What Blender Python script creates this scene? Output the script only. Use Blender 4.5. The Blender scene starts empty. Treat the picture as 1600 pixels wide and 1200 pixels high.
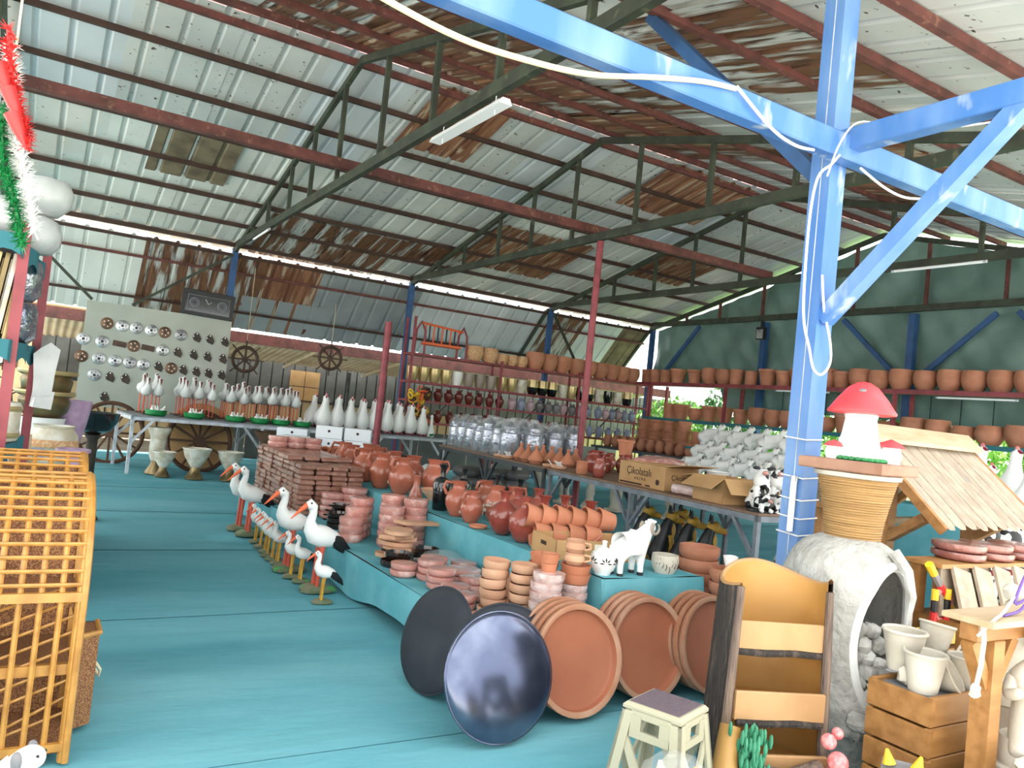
import bpy, bmesh, math, random
from mathutils import Vector, Matrix, Euler
random.seed(11)
SC = bpy.context.scene
COL = SC.collection
R = math.radians
PI = math.pi

# ------------------------------------------------------------------ camera
yaw, pitch, roll, fpx = R(30.984), R(2.118), R(5.911), 1231.5
fw = Vector((math.sin(yaw)*math.cos(pitch), math.cos(yaw)*math.cos(pitch), math.sin(pitch)))
r0 = Vector((math.cos(yaw), -math.sin(yaw), 0)); u0 = r0.cross(fw)
rt = r0*math.cos(roll) + u0*math.sin(roll); up = u0*math.cos(roll) - r0*math.sin(roll)
cam = bpy.data.objects.new('camera', bpy.data.cameras.new('camera')); COL.objects.link(cam)
cam.data.sensor_width = 36; cam.data.lens = fpx/1600*36; cam.data.clip_end = 300; cam.data.clip_start = .05
cam.matrix_world = Matrix(((rt.x, up.x, -fw.x, 0), (rt.y, up.y, -fw.y, 0), (rt.z, up.z, -fw.z, 1.5), (0, 0, 0, 1)))
SC.camera = cam
# ------------------------------------------------------------------ sky and light
w = bpy.data.worlds.new('sky'); SC.world = w; w.use_nodes = True
bg = w.node_tree.nodes['Background']; bg.inputs[0].default_value = (.97, 1.0, .985, 1); bg.inputs[1].default_value = 2.2
sun = bpy.data.objects.new('sun', bpy.data.lights.new('sun', 'SUN')); COL.objects.link(sun)
sun.data.energy = 11.0; sun.data.angle = R(4); sun.data.color = (1, .97, .92)
sun.rotation_euler = Vector((.10, -.22, -.97)).to_track_quat('-Z', 'Y').to_euler()
SC.view_settings.view_transform = 'Standard'; SC.view_settings.look = 'None'
SC.view_settings.exposure = 0.7; SC.view_settings.gamma = 1; SC.view_settings.use_curve_mapping = False

# ------------------------------------------------------------------ materials
def srgb(h):
    h = h.lstrip('#'); c = [int(h[i:i+2], 16)/255 for i in (0, 2, 4)]
    return tuple(x/12.92 if x <= .04045 else ((x+.055)/1.055)**2.4 for x in c) + (1,)
MC = {}
def mat(name, col, rough=.6, metal=0, col2=None, scale=8, detail=3, lo=.4, hi=.65, bump=0, bscale=40, trans=0, coat=0, coord='Object', stretch=(1, 1, 1), alpha=1, col3=None, s3=30, lo3=.62, hi3=.68, rnd=0, spec=.5, emit=0):
    if name in MC: return MC[name]
    m = bpy.data.materials.new(name); MC[name] = m; m.use_nodes = True
    nt = m.node_tree; N = nt.nodes; L = nt.links; p = N['Principled BSDF']
    p.inputs['Base Color'].default_value = srgb(col); p.inputs['Roughness'].default_value = rough; p.inputs['Metallic'].default_value = metal
    p.inputs['Specular IOR Level'].default_value = spec
    if trans: p.inputs['Transmission Weight'].default_value = trans
    if coat: p.inputs['Coat Weight'].default_value = coat; p.inputs['Coat Roughness'].default_value = .12
    if alpha < 1: p.inputs['Alpha'].default_value = alpha
    if emit: p.inputs['Emission Color'].default_value = srgb(col); p.inputs['Emission Strength'].default_value = emit
    vec = None
    if col2 or bump or col3 or rnd:
        tc = N.new('ShaderNodeTexCoord'); mp = N.new('ShaderNodeMapping'); mp.inputs['Scale'].default_value = stretch
        oi = N.new('ShaderNodeObjectInfo'); L.new(oi.outputs['Random'], mp.inputs['Location'])
        mu = N.new('ShaderNodeMath'); mu.operation = 'MULTIPLY'; mu.inputs[1].default_value = 40; L.new(oi.outputs['Random'], mu.inputs[0]); L.new(mu.outputs[0], mp.inputs['Location'])
        L.new(tc.outputs[coord], mp.inputs[0]); vec = mp.outputs[0]
    def layer(base_out, base_col, c2, sc, lo_, hi_, dt):
        nz = N.new('ShaderNodeTexNoise'); nz.inputs['Scale'].default_value = sc; nz.inputs['Detail'].default_value = dt; L.new(vec, nz.inputs['Vector'])
        mr = N.new('ShaderNodeMapRange'); mr.inputs[1].default_value = lo_; mr.inputs[2].default_value = hi_; L.new(nz.outputs[0], mr.inputs[0])
        mx = N.new('ShaderNodeMix'); mx.data_type = 'RGBA'; L.new(mr.outputs[0], mx.inputs[0])
        if base_out: L.new(base_out, mx.inputs[6])
        else: mx.inputs[6].default_value = base_col
        mx.inputs[7].default_value = srgb(c2)
        return mx.outputs[2]
    out = None
    if col2: out = layer(None, srgb(col), col2, scale, lo, hi, detail)
    if col3: out = layer(out, srgb(col), col3, s3, lo3, hi3, 4)
    if rnd:
        hs = N.new('ShaderNodeHueSaturation'); mr = N.new('ShaderNodeMapRange'); mr.inputs[3].default_value = 1-rnd; mr.inputs[4].default_value = 1+rnd
        L.new(oi.outputs['Random'], mr.inputs[0]); L.new(mr.outputs[0], hs.inputs['Value'])
        if out: L.new(out, hs.inputs['Color'])
        else: hs.inputs['Color'].default_value = srgb(col)
        out = hs.outputs[0]
    if out: L.new(out, p.inputs['Base Color'])
    if bump:
        nz = N.new('ShaderNodeTexNoise'); nz.inputs['Scale'].default_value = bscale; nz.inputs['Detail'].default_value = 4; L.new(vec, nz.inputs['Vector'])
        b = N.new('ShaderNodeBump'); b.inputs['Strength'].default_value = bump; b.inputs['Distance'].default_value = .02
        L.new(nz.outputs[0], b.inputs['Height']); L.new(b.outputs[0], p.inputs['Normal'])
    return m

M = {}
M['carpet'] = mat('carpet', '#5c9fad', .95, col2='#77b2be', scale=1.1, detail=6, lo=.35, hi=.75, bump=.7, bscale=3.5, col3='#4a8593', s3=.7, lo3=.55, hi3=.8, spec=.1, stretch=(.5, 1.6, 1))
M['cloth'] = mat('teal cloth', '#5fa3b0', .95, col2='#72b2bd', scale=4, bump=.4, bscale=7, spec=.1)
M['dcloth'] = mat('dark teal cloth', '#3f7680', .95, bump=.3, bscale=7, spec=.1)
M['sheet'] = mat('pale roof sheet', '#c1c4c1', .5, .0, col2='#abafae', scale=.8, lo=.4, hi=.7, col3='#4a3a30', s3=16, lo3=.665, hi3=.69, rnd=.08)
M['sheetw'] = mat('white roof sheet', '#dadbd5', .5, .0, col2='#c8c9c3', scale=.8, col3='#4f4238', s3=16, lo3=.685, hi3=.71, rnd=.05)
M['sheetc'] = mat('bluish white sheet', '#c6ccd0', .5, .0, col2='#b5bcc0', scale=.8, rnd=.05)
M['sheetg'] = mat('grey wall sheet', '#8f9496', .45, .1, col2='#7b8184', scale=1.2, col3='#5a241c', s3=1.6, lo3=.66, hi3=.68, rnd=.06)
M['rusty'] = mat('rusted sheet', '#b9bbb7', .75, .1, col2='#6e4a32', scale=1.4, detail=8, lo=.40, hi=.50, col3='#4a2e20', s3=4, lo3=.52, hi3=.66, stretch=(5, .55, .55))
M['rust2'] = mat('deep rusted sheet', '#8d6247', .85, .05, col2='#6b4330', scale=2, detail=8, lo=.4, hi=.6, col3='#a8937c', s3=2.5, lo3=.56, hi3=.62, stretch=(5, .5, .5))
M['rust3'] = mat('brown stained sheet', '#7a6d56', .85, .05, col2='#5f5242', scale=3, detail=6, rnd=.1)
M['ridgelight'] = mat('pink ridge gap light', '#e3b4ae', .7, 0, col2='#d39c94', scale=3)  # pink colour stands in for light coming through the ridge gap
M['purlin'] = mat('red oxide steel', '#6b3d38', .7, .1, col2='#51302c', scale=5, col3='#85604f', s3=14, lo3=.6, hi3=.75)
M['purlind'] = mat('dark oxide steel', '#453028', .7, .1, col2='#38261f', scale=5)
M['green'] = mat('dark green steel', '#3c4436', .6, .1, col2='#2c3028', scale=4, col3='#5e5f4a', s3=10, lo3=.62, hi3=.75)
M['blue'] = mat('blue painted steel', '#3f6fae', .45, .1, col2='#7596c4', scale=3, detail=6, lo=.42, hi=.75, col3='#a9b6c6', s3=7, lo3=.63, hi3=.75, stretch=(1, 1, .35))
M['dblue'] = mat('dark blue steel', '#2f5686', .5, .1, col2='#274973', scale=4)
M['redsteel'] = mat('red painted steel', '#94424a', .5, .1, col2='#7c353c', scale=6)
M['greysteel'] = mat('grey steel', '#8d939b', .45, .3, col2='#777c84', scale=6)
M['dgrey'] = mat('dark grey steel', '#565a5f', .5, .3, col2='#45484c', scale=6)
M['whitesteel'] = mat('white painted steel', '#c9cfda', .5, .1, col2='#a5a8ac', scale=6)
M['tarp'] = mat('dark green tarpaulin', '#6d8a83', .55, 0, col2='#5b7871', scale=1.2, bump=1.0, bscale=3.5, rnd=.05)
M['net'] = mat('shade net', '#34494a', .9, 0, col2='#2a3c3d', scale=3)
M['terra'] = mat('terracotta', '#bd8166', .75, 0, col2='#ae7256', scale=5, rnd=.13, bump=.1, bscale=30)
M['terral'] = mat('pale terracotta', '#d2a587', .8, 0, col2='#c49476', scale=6, rnd=.1)
M['terrao'] = mat('orange clay', '#c98262', .7, 0, col2='#b97555', scale=6, rnd=.08)
M['clay'] = mat('aged clay pan', '#a87457', .75, 0, col2='#b88f76', scale=4, col3='#3e2d26', s3=3, lo3=.68, hi3=.72, rnd=.06)
M['clayin'] = mat('smooth clay pan inside', '#a8664a', .55, 0, col2='#9b5b42', scale=2.5)
M['redglaze'] = mat('red glazed clay', '#8a3c30', .18, 0, col2='#a4584c', scale=3, coat=.5, rnd=.08)
M['redjug'] = mat('orange red glazed clay', '#b0644f', .25, 0, col2='#a0563f', scale=4, coat=.4, rnd=.1)
M['blackg'] = mat('black glaze', '#16171a', .12, 0, coat=.6)
M['brownblack'] = mat('brown black glaze', '#2a1b18', .15, 0, coat=.6)
M['wrap'] = mat('pink shrink wrapped clay', '#c58a80', .25, 0, col2='#e6c2bb', scale=12, lo=.5, hi=.75, coat=.6, rnd=.1, bump=.4, bscale=30)
M['wrapl'] = mat('pale shrink wrap', '#dcc6c2', .25, 0, col2='#c09a92', scale=14, coat=.5, bump=.5, bscale=35)
M['wrapd'] = mat('brown shrink wrapped clay', '#8f6252', .35, 0, col2='#a87f70', scale=14, lo=.45, hi=.7, coat=.5, rnd=.18, bump=.4, bscale=35)
M['film'] = mat('clear plastic film', '#e8ecee', .10, 0, alpha=.16, bump=.8, bscale=25)
M['white'] = mat('white painted plaster', '#f1f1ef', .55, 0, rnd=.03)
M['whiteg'] = mat('off white glaze', '#dfe0de', .4, 0, col2='#cfd0ce', scale=6, rnd=.04)
M['plaster'] = mat('rough white plaster', '#b3b2ad', .9, 0, col2='#9d9b96', scale=7, detail=6, bump=1.0, bscale=22)
M['stone'] = mat('pale grey stones', '#cbcac5', .9, 0, col2='#9d9b96', scale=9, detail=6, bump=.8, bscale=18)
M['cream'] = mat('cream plaster', '#cbc5b8', .8, 0, col2='#bdb5a6', scale=6, bump=.3, bscale=18)
M['wrapw'] = mat('white plastic wrap', '#bcc0c0', .35, 0, col2='#a9aeae', scale=6, coat=.3, bump=.4, bscale=12)
M['black'] = mat('black paint', '#1b1b1e', .4)
M['red'] = mat('red paint', '#d9302f', .4, 0)
M['capred'] = mat('mushroom red', '#df4148', .45, 0, col2='#e4555b', scale=5)
M['orange'] = mat('orange beak paint', '#e5683c', .45, 0)
M['legred'] = mat('stork leg red', '#cf5a44', .5, 0)
M['pink'] = mat('pink paint', '#e7777c', .5, 0, col2='#f0a9a6', scale=40)
M['mauve'] = mat('mauve glaze', '#b79ab8', .5, 0, col2='#a487a6', scale=12)
M['greenp'] = mat('green paint', '#1f8e4c', .4, 0, col2='#12733a', scale=8)
M['moss'] = mat('mossy base', '#6d7a5a', .8, 0, col2='#8b8672', scale=14, col3='#2fb35c', s3=8, lo3=.6, hi3=.66)
M['greenleaf'] = mat('green painted leaves', '#2f7a58', .6, 0, col2='#439070', scale=20)
M['leaf'] = mat('foliage', '#5f9a3c', .6, 0, col2='#3d7a2c', scale=1.5, rnd=.15)
M['leafd'] = mat('dark foliage', '#3e6b32', .6, 0, col2='#2c5426', scale=1.5)
M['bark'] = mat('painted bark', '#2f2926', .75, 0, col2='#5a4c44', scale=10, detail=6, lo=.5, hi=.7, bump=1, bscale=25, stretch=(3, 3, .4))
M['barkl'] = mat('light bark', '#7d6a5c', .8, 0, col2='#5c4c46', scale=8, bump=.8, bscale=22, stretch=(3, 3, .5))
M['ochre'] = mat('ochre wood paint', '#b98d50', .5, 0, col2='#a5783a', scale=3, lo=.45, hi=.75)
M['peach'] = mat('peach wood paint', '#b48d62', .55, 0, col2='#a47c52', scale=3)
M['wood'] = mat('honey pine', '#a87844', .55, 0, col2='#8f6232', scale=3, detail=6, stretch=(1, 6, 6), rnd=.08)
M['woodp'] = mat('pale pine', '#bfa88a', .7, 0, col2='#b09776', scale=3, stretch=(1, 6, 6), rnd=.05)
M['woodg'] = mat('weathered board', '#a99a88', .8, 0, col2='#978775', scale=2.5, detail=6, stretch=(6, .8, 6), col3='#8d857d', s3=2.2, lo3=.62, hi3=.75, rnd=.07)
M['woodd'] = mat('dark wood', '#5d3c28', .6, 0, col2='#4a2e1e', scale=4, stretch=(1, 6, 6))
M['woodr'] = mat('brown bench top', '#8a6d5a', .6, 0, col2='#775b4a', scale=4, stretch=(6, 1, 6))
M['slab'] = mat('brown clay slab', '#a07a66', .7, 0, col2='#8c6552', scale=6)
M['rope'] = mat('jute rope', '#b08c5c', .9, 0, col2='#8f6f46', scale=6, stretch=(.6, .6, 30))
M['ropew'] = mat('white rope', '#e8e2d4', .9)
M['cable'] = mat('cream cable', '#e2d3ae', .5)
M['cablew'] = mat('white cable', '#e8e6e2', .4)
M['rattan'] = mat('honey rattan', '#c08a42', .4, 0, col2='#a87432', scale=15, coat=.2, rnd=.06)
M['weave'] = mat('woven cane', '#7d4f33', .7, 0, col2='#a8784c', scale=170, detail=0, lo=.48, hi=.54, bump=.6, bscale=150)
M['steelb'] = mat('blued steel tray', '#565c74', .2, .85, col2='#7a8094', scale=4, lo=.45, hi=.7)
M['steelb2'] = mat('dull black steel tray', '#33373e', .6, .6, col2='#3f434a', scale=4)
M['stool'] = mat('cream plastic', '#aba68f', .45)
M['stoolpad'] = mat('purple grey anti slip pad', '#6f6068', .7, bump=.8, bscale=120)
M['carton'] = mat('cardboard', '#c39a6b', .85, 0, col2='#b58c5e', scale=4, rnd=.06)
M['cartond'] = mat('dark cardboard', '#9a7650', .9)
M['ink'] = mat('printing ink', '#3a241c', .7)
M['whitebox'] = mat('white card', '#e3e6ec', .7, rnd=.03)
M['label'] = mat('paper label', '#efe6d4', .8)
M['silver'] = mat('silver foil wrap', '#c4c7d2', .16, .85, col2='#8f94a5', scale=9, bump=.8, bscale=16)
M['chrome'] = mat('polished steel', '#d6d8da', .36, .9, col2='#9a9c9e', scale=5)
M['gold'] = mat('gold glaze', '#bda878', .28, .45, rnd=.1)
M['bronze'] = mat('bronze glaze', '#8d7a54', .28, .6, col2='#6d5d40', scale=4)
M['antique'] = mat('antique cream glaze', '#dedacf', .5, 0, col2='#bdb39c', scale=8)
M['taupe'] = mat('taupe glaze', '#988c80', .4, 0, rnd=.1)
M['pastel'] = mat('pastel blue glaze', '#8f98b0', .4, 0, rnd=.2)
M['pastelp'] = mat('pastel pink glaze', '#b59aa2', .4, 0, rnd=.15)
M['greyg'] = mat('grey glaze', '#777476', .4, 0, rnd=.15)
M['basket'] = mat('woven pot', '#c9966c', .8, 0, col2='#dbb48c', scale=40, detail=1, lo=.45, hi=.55, bump=.8, bscale=40)
M['yellow'] = mat('yellow paint', '#e8c02c', .45)
M['tan'] = mat('tan paint', '#d6a540', .45, 0, col2='#b98430', scale=12)
M['purple'] = mat('purple cord', '#6a4d9a', .6)
M['crimson'] = mat('crimson paint', '#8e2338', .5)
M['board'] = mat('grey display board', '#b3b6ac', .8, 0, col2='#a9aca2', scale=2)
M['iron'] = mat('dark cast iron', '#3a332d', .6, .3, col2='#4d4238', scale=10)
M['ironbrown'] = mat('brown iron', '#5b463a', .65, .2, col2='#49382f', scale=10)
M['glass'] = mat('glass cover', '#222426', .08, 0, coat=1)
M['tube'] = mat('fluorescent tube', '#f2f4f8', .3)
M['concrete'] = mat('pale yard concrete', '#d8d3c8', .9, 0, col2='#c8c3b8', scale=1.5)
M['creamwall'] = mat('cream rendered wall', '#c2ad88', .85, 0, col2='#b09c78', scale=2)
M['yarddim'] = mat('darkened yard ground', '#8d8474', .95, 0, col2='#7a7263', scale=2)  # darker than the concrete to lower the sunlit yard's brightness
M['fence'] = mat('grey fence sheet', '#70706c', .8, 0, col2='#5e5e5a', scale=2)
M['canopy'] = mat('cream canopy sheet', '#d9cfb8', .7, 0, col2='#c4b89e', scale=2)
M['brownsack'] = mat('brown sack', '#7d6650', .9, 0, col2='#6a553f', scale=5)
M['copper'] = mat('aged copper', '#7d5f4a', .4, .6, col2='#5b4636', scale=4)
M['wine'] = mat('wine red glaze', '#6e3028', .3)
M['greensoil'] = mat('garden grass', '#7ea351', .95, 0, col2='#5f8a3c', scale=3)
M['hedge'] = mat('hedge leaves', '#86b552', .6, 0, col2='#4f8a34', scale=1.2, rnd=.12)

# ------------------------------------------------------------------ mesh builder
class MB:
    def __init__(s): s.v = []; s.f = []
    def add(s, vs, fs, T=None):
        o = len(s.v)
        s.v += [tuple(T @ Vector(p)) for p in vs] if T is not None else [tuple(p) for p in vs]
        s.f += [tuple(i+o for i in f) for f in fs]; return s
    def box(s, x0, x1, y0, y1, z0, z1, T=None):
        return s.add([(x0,y0,z0),(x1,y0,z0),(x1,y1,z0),(x0,y1,z0),(x0,y0,z1),(x1,y0,z1),(x1,y1,z1),(x0,y1,z1)],
                     [(0,3,2,1),(4,5,6,7),(0,1,5,4),(1,2,6,5),(2,3,7,6),(3,0,4,7)], T)
    def bbox(s, x0, x1, y0, y1, z0, z1, b=.005, T=None):   # chamfered box
        v = []; 
        for dz, ins in ((z0, b), (z0+b, 0), (z1-b, 0), (z1, b)):
            for x, y in ((x0+ins, y0+ins), (x1-ins, y0+ins), (x1-ins, y1-ins), (x0+ins, y1-ins)): v.append((x, y, dz))
        f = [(3,2,1,0), (12,13,14,15)]
        for k in range(3):
            for i in range(4): f.append((k*4+i, k*4+(i+1)%4, k*4+4+(i+1)%4, k*4+4+i))
        return s.add(v, f, T)
    def bar(s, p, q, w, h=None, upv=(0, 0, 1)):
        h = h or w; p = Vector(p); q = Vector(q); d = (q-p); L = d.length; d.normalize(); u = Vector(upv)
        if abs(d.dot(u)) > .99: u = Vector((0, 1, 0))
        x = d.cross(u).normalized(); z = x.cross(d)
        T = Matrix(((x.x, d.x, z.x, p.x), (x.y, d.y, z.y, p.y), (x.z, d.z, z.z, p.z), (0, 0, 0, 1)))
        return s.box(-w/2, w/2, 0, L, -h/2, h/2, T)
    def lathe(s, prof, n=20, T=None, sx=1, sy=1, cap0=True, cap1=True, wob=None):
        v = []; f = []
        for k, (r, z) in enumerate(prof):
            for i in range(n):
                a = 2*PI*i/n; rr = r*(wob(a, z) if wob else 1); v.append((rr*math.cos(a)*sx, rr*math.sin(a)*sy, z))
        for k in range(len(prof)-1):
            for i in range(n): j = (i+1) % n; f.append((k*n+i, k*n+j, k*n+n+j, k*n+n+i))
        if cap0: f.append(tuple(range(n-1, -1, -1)))
        if cap1: f.append(tuple((len(prof)-1)*n+i for i in range(n)))
        return s.add(v, f, T)
    def tube(s, pts, r, n=8, T=None, sq=1):
        pts = [Vector(p) for p in pts]; m = len(pts); rs = r if isinstance(r, (list, tuple)) else [r]*m
        v = []; f = []; x = None
        for i, p in enumerate(pts):
            d = (pts[min(i+1, m-1)]-pts[max(i-1, 0)]).normalized()
            if x is None: x = d.cross(Vector((0, 0, 1)) if abs(d.z) < .95 else Vector((0, 1, 0))).normalized()
            x = (x - d*x.dot(d)).normalized(); y = d.cross(x)
            for k in range(n):
                a = 2*PI*k/n; v.append(p + x*(rs[i]*math.cos(a)*sq) + y*(rs[i]*math.sin(a)))
        for i in range(m-1):
            for k in range(n): j = (k+1) % n; f.append((i*n+k, i*n+j, i*n+n+j, i*n+n+k))
        f.append(tuple(range(n-1, -1, -1))); f.append(tuple((m-1)*n+k for k in range(n)))
        return s.add(v, f, T)
    def ring(s, c, rad, r, n=24, k=6, T=None):
        v = []; f = []
        for i in range(n):
            a = 2*PI*i/n
            for j in range(k):
                b = 2*PI*j/k; q = rad + r*math.cos(b); v.append((c[0]+q*math.cos(a), c[1]+q*math.sin(a), c[2]+r*math.sin(b)))
        for i in range(n):
            for j in range(k): f.append((i*k+j, ((i+1) % n)*k+j, ((i+1) % n)*k+(j+1) % k, i*k+(j+1) % k))
        return s.add(v, f, T)
    def ell(s, c, r, n=14, m=9, T=None, jit=0):
        v = []; f = []; rx, ry, rz = r
        for k in range(1, m):
            t = PI*k/m
            for i in range(n):
                a = 2*PI*i/n; q = 1+random.uniform(-jit, jit); v.append((c[0]+rx*q*math.sin(t)*math.cos(a), c[1]+ry*q*math.sin(t)*math.sin(a), c[2]+rz*q*math.cos(t)))
        v.append((c[0], c[1], c[2]+rz)); v.append((c[0], c[1], c[2]-rz)); T0 = len(v)-2
        for k in range(m-2):
            for i in range(n): j = (i+1) % n; f.append((k*n+j, k*n+i, k*n+n+i, k*n+n+j))
        for i in range(n): j = (i+1) % n; f.append((T0, i, j)); f.append((T0+1, (m-2)*n+j, (m-2)*n+i))
        return s.add(v, f, T)
    def prism(s, out, z0, z1, T=None):
        n = len(out); v = [(x, y, z0) for x, y in out]+[(x, y, z1) for x, y in out]
        f = [tuple(range(n-1, -1, -1)), tuple(range(n, 2*n))]+[(i, (i+1) % n, n+(i+1) % n, n+i) for i in range(n)]
        return s.add(v, f, T)
    def grid(s, fn, nu, nv, T=None):
        v = [fn(i/nu, j/nv) for j in range(nv+1) for i in range(nu+1)]
        f = [(j*(nu+1)+i, j*(nu+1)+i+1, (j+1)*(nu+1)+i+1, (j+1)*(nu+1)+i) for j in range(nv) for i in range(nu)]
        return s.add(v, f, T)
    def mesh(s, name, m, sharp=.6, thick=0):
        me = bpy.data.meshes.new(name); me.from_pydata(s.v, [], s.f); me.materials.append(M[m] if isinstance(m, str) else m)
        b = bmesh.new(); b.from_mesh(me); bmesh.ops.recalc_face_normals(b, faces=b.faces[:])
        if thick: bmesh.ops.solidify(b, geom=b.faces[:], thickness=thick)
        b.to_mesh(me); b.free()
        me.shade_smooth(); me.set_sharp_from_angle(angle=sharp); return me

def XF(loc=(0, 0, 0), rz=0, rx=0, ry=0, s=1):
    return Matrix.LocRotScale(Vector(loc), Euler((rx, ry, rz)), Vector((s, s, s) if not isinstance(s, tuple) else s))
def obj(name, data, parent=None, loc=(0, 0, 0), rot=(0, 0, 0), s=1):
    o = bpy.data.objects.new(name, data); COL.objects.link(o); o.location = loc; o.rotation_euler = rot
    o.scale = s if isinstance(s, tuple) else (s, s, s)
    if parent is not None: o.parent = parent
    return o
def tag(o, label, cat, group=None):
    o['label'] = label; o['category'] = cat
    if group: o['group'] = group
    return o
def struct(o, label=None):
    o['kind'] = 'structure'
    if label: o['label'] = label
    return o
def empty(name, loc=(0, 0, 0), rz=0): return obj(name, None, None, loc, (0, 0, rz))
# a template: (name, mesh) or (name, [(part, mesh, [(sub, mesh), ...]), ...])
def spawn(tp, label, cat, loc, rz=0, s=1, group=None, rot=None):
    name, body = tp; e = rot if rot is not None else (0, 0, rz)
    if not isinstance(body, list):
        return tag(obj(name, body, None, loc, e, s), label, cat, group)
    o = obj(name, None, None, loc, e, s); tag(o, label, cat, group)
    for p in body:
        c = obj(p[0], p[1], o)
        if len(p) > 2:
            for q in p[2]: obj(q[0], q[1], c)
    return o
ORD = 'first second third fourth fifth sixth seventh eighth ninth tenth eleventh twelfth thirteenth fourteenth fifteenth sixteenth seventeenth eighteenth nineteenth twentieth'.split()
def nth(i):
    if i < 20: return ORD[i]
    t = ['twenty', 'thirty', 'forty'][(i+1)//10-2]; u = (i+1) % 10
    return (t+'-'+ORD[u-1]) if u else {'twenty': 'twentieth', 'thirty': 'thirtieth', 'forty': 'fortieth'}[t]
def skin(name, pts, edges, radii, m, sub=1, root=0):
    me = bpy.data.meshes.new(name+'_cage'); me.from_pydata(pts, edges, []); o = bpy.data.objects.new('cage', me); COL.objects.link(o)
    md = o.modifiers.new('s', 'SKIN')
    for i, r in enumerate(radii):
        sv = me.skin_vertices[0].data[i]; sv.radius = (r, r) if not isinstance(r, tuple) else r; sv.use_root = (i == root)
    md.use_smooth_shade = True
    sb = o.modifiers.new('u', 'SUBSURF'); sb.levels = sub; sb.render_levels = sub
    dg = bpy.context.evaluated_depsgraph_get(); me2 = bpy.data.meshes.new_from_object(o.evaluated_get(dg)); me2.name = name
    bpy.data.objects.remove(o); bpy.data.meshes.remove(me)
    me2.materials.clear(); me2.materials.append(M[m] if isinstance(m, str) else m); me2.shade_smooth(); return me2
# ================================================================== the hall
RY, RZ, SL = 9.45, 5.85, .244
def zr(y): return RZ - SL*abs(y-RY)
# ground and floor
b = MB().box(-40, 60, -25, 60, -.3, -.06); struct(obj('ground', b.mesh('ground', 'concrete')), 'concrete yard around the hall, kept pale to bounce light inside')  # paleness and unseen front part put in to bounce sunlight onto the roof
b = MB().box(-6, 14.3, 1.7, 17.2, -.06, -.035); fl = struct(obj('floor', b.mesh('floor', 'dcloth')), 'teal carpeted floor of the sales hall')
ys = [1.75, 3.3, 5.42, 7.5, 9.6, 11.7, 13.8, 15.6, 17.1]
for k in range(len(ys)-1):
    y0, y1 = ys[k], ys[k+1]
    def fn(u, v, y0=y0, y1=y1, k=k):
        x = -6+20.2*u; y = y0+(y1-y0)*v - .10*math.sin(x*.5+k)*(1 if v in (0, 1) else 0)*(.3 if k else 0)
        z = -.012 + (.004 if v == 0 and k else 0) + .004*math.sin(x*2.1+y*1.3)*math.sin(y*2.3-x*.7)
        return (x, y - (.03 if v == 0 and k else 0), z)
    obj('carpet_strip', MB().grid(fn, 60, 8).mesh('carpet_strip', 'carpet', sharp=3), fl)

# roof: sheets, purlins
ceil = struct(empty('ceiling'), 'pitched roof of ribbed metal sheets on steel purlins, rusted in patches')
def ribs(x0, x1, pitch=.38, h=.035):
    p = [(x0, 0)]; x = x0+pitch/2
    while x < x1-.05:
        p += [(x-.045, 0), (x-.02, h), (x+.02, h), (x+.045, 0)]; x += pitch
    return p+[(x1, 0)]
def sheet_mesh(wd, ya, yb, m, dz=0, zf=zr):
    pr = ribs(0, wd); v = []; f = []
    for y in (ya, yb): v += [(x, y, zf(y)+z+dz) for x, z in pr]
    n = len(pr)
    f = [(i, i+1, n+i+1, n+i) for i in range(n-1)]
    return MB().add(v, f).mesh('roof_sheet', m, sharp=.3)
SW = 1.14; NS = 17; cache = {}
def sh(wd, ya, yb, m, dz):
    k = (wd, ya, yb, m, dz)
    if k not in cache: cache[k] = sheet_mesh(*k)
    return cache[k]
for row, (ya, yb, dz) in enumerate(((9.56, 12.55, .0), (12.3, 16.32, -.012), (9.34, 5.7, 0), (6.0, 1.95, -.012))):
    for i in range(NS):
        m = 'sheet'
        if row == 1: m = 'sheetw' if i < 8 else ('sheet', 'sheetw')[i % 2]
        if row == 0: m = ('sheet', 'sheetc', 'sheet')[i % 3]
        if row == 3: m = ('sheet', 'sheetw', 'sheet')[i % 3]
        if row == 2 and i in (6, 7, 9, 11, 14): m = 'rusty'
        obj('roof_sheet', sh(SW+.04, ya, yb, m, dz), ceil, (-5.2+i*SW, 0, -.007*(i % 2)))
for wd, ya, yb, x, m in ((1.2, 12.35, 13.75, 1.1, 'rust3'), (1.2, 9.6, 11.2, 4.2, 'rust2'), (2.2, 12.8, 14.7, 7.1, 'rust2'), (2.6, 14.3, 16.2, 3.3, 'rusty'), (1.9, 9.6, 11.1, 8.4, 'rust2'),
                         (1.5, 12.2, 13.6, 10.8, 'rust2'), (2.6, 9.2, 7.3, 2.7, 'rust2'), (2.0, 5.3, 3.8, 3.7, 'rusty'), (1.6, 6.4, 5.0, 7.3, 'rust2'), (1.6, 9.2, 7.6, 6.0, 'rust2'), (1.3, 14.2, 15.2, 5.9, 'rusty'), (1.2, 7.6, 6.2, 9.4, 'rust2')):
    obj('roof_sheet', sh(wd, ya, yb, m, -.052), ceil, (x, 0, 0))
for i in range(9):
    obj('ridge_cap', MB().grid(lambda u, v: (-5.3+2.16*i+2.14*u, RY-.28+.56*v, RZ+.09-SL*abs(.56*v-.28)), 1, 2).mesh('ridge_cap', 'ridgelight', sharp=.2), ceil)  # strip added to block sun at the open ridge, coloured like its light
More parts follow.
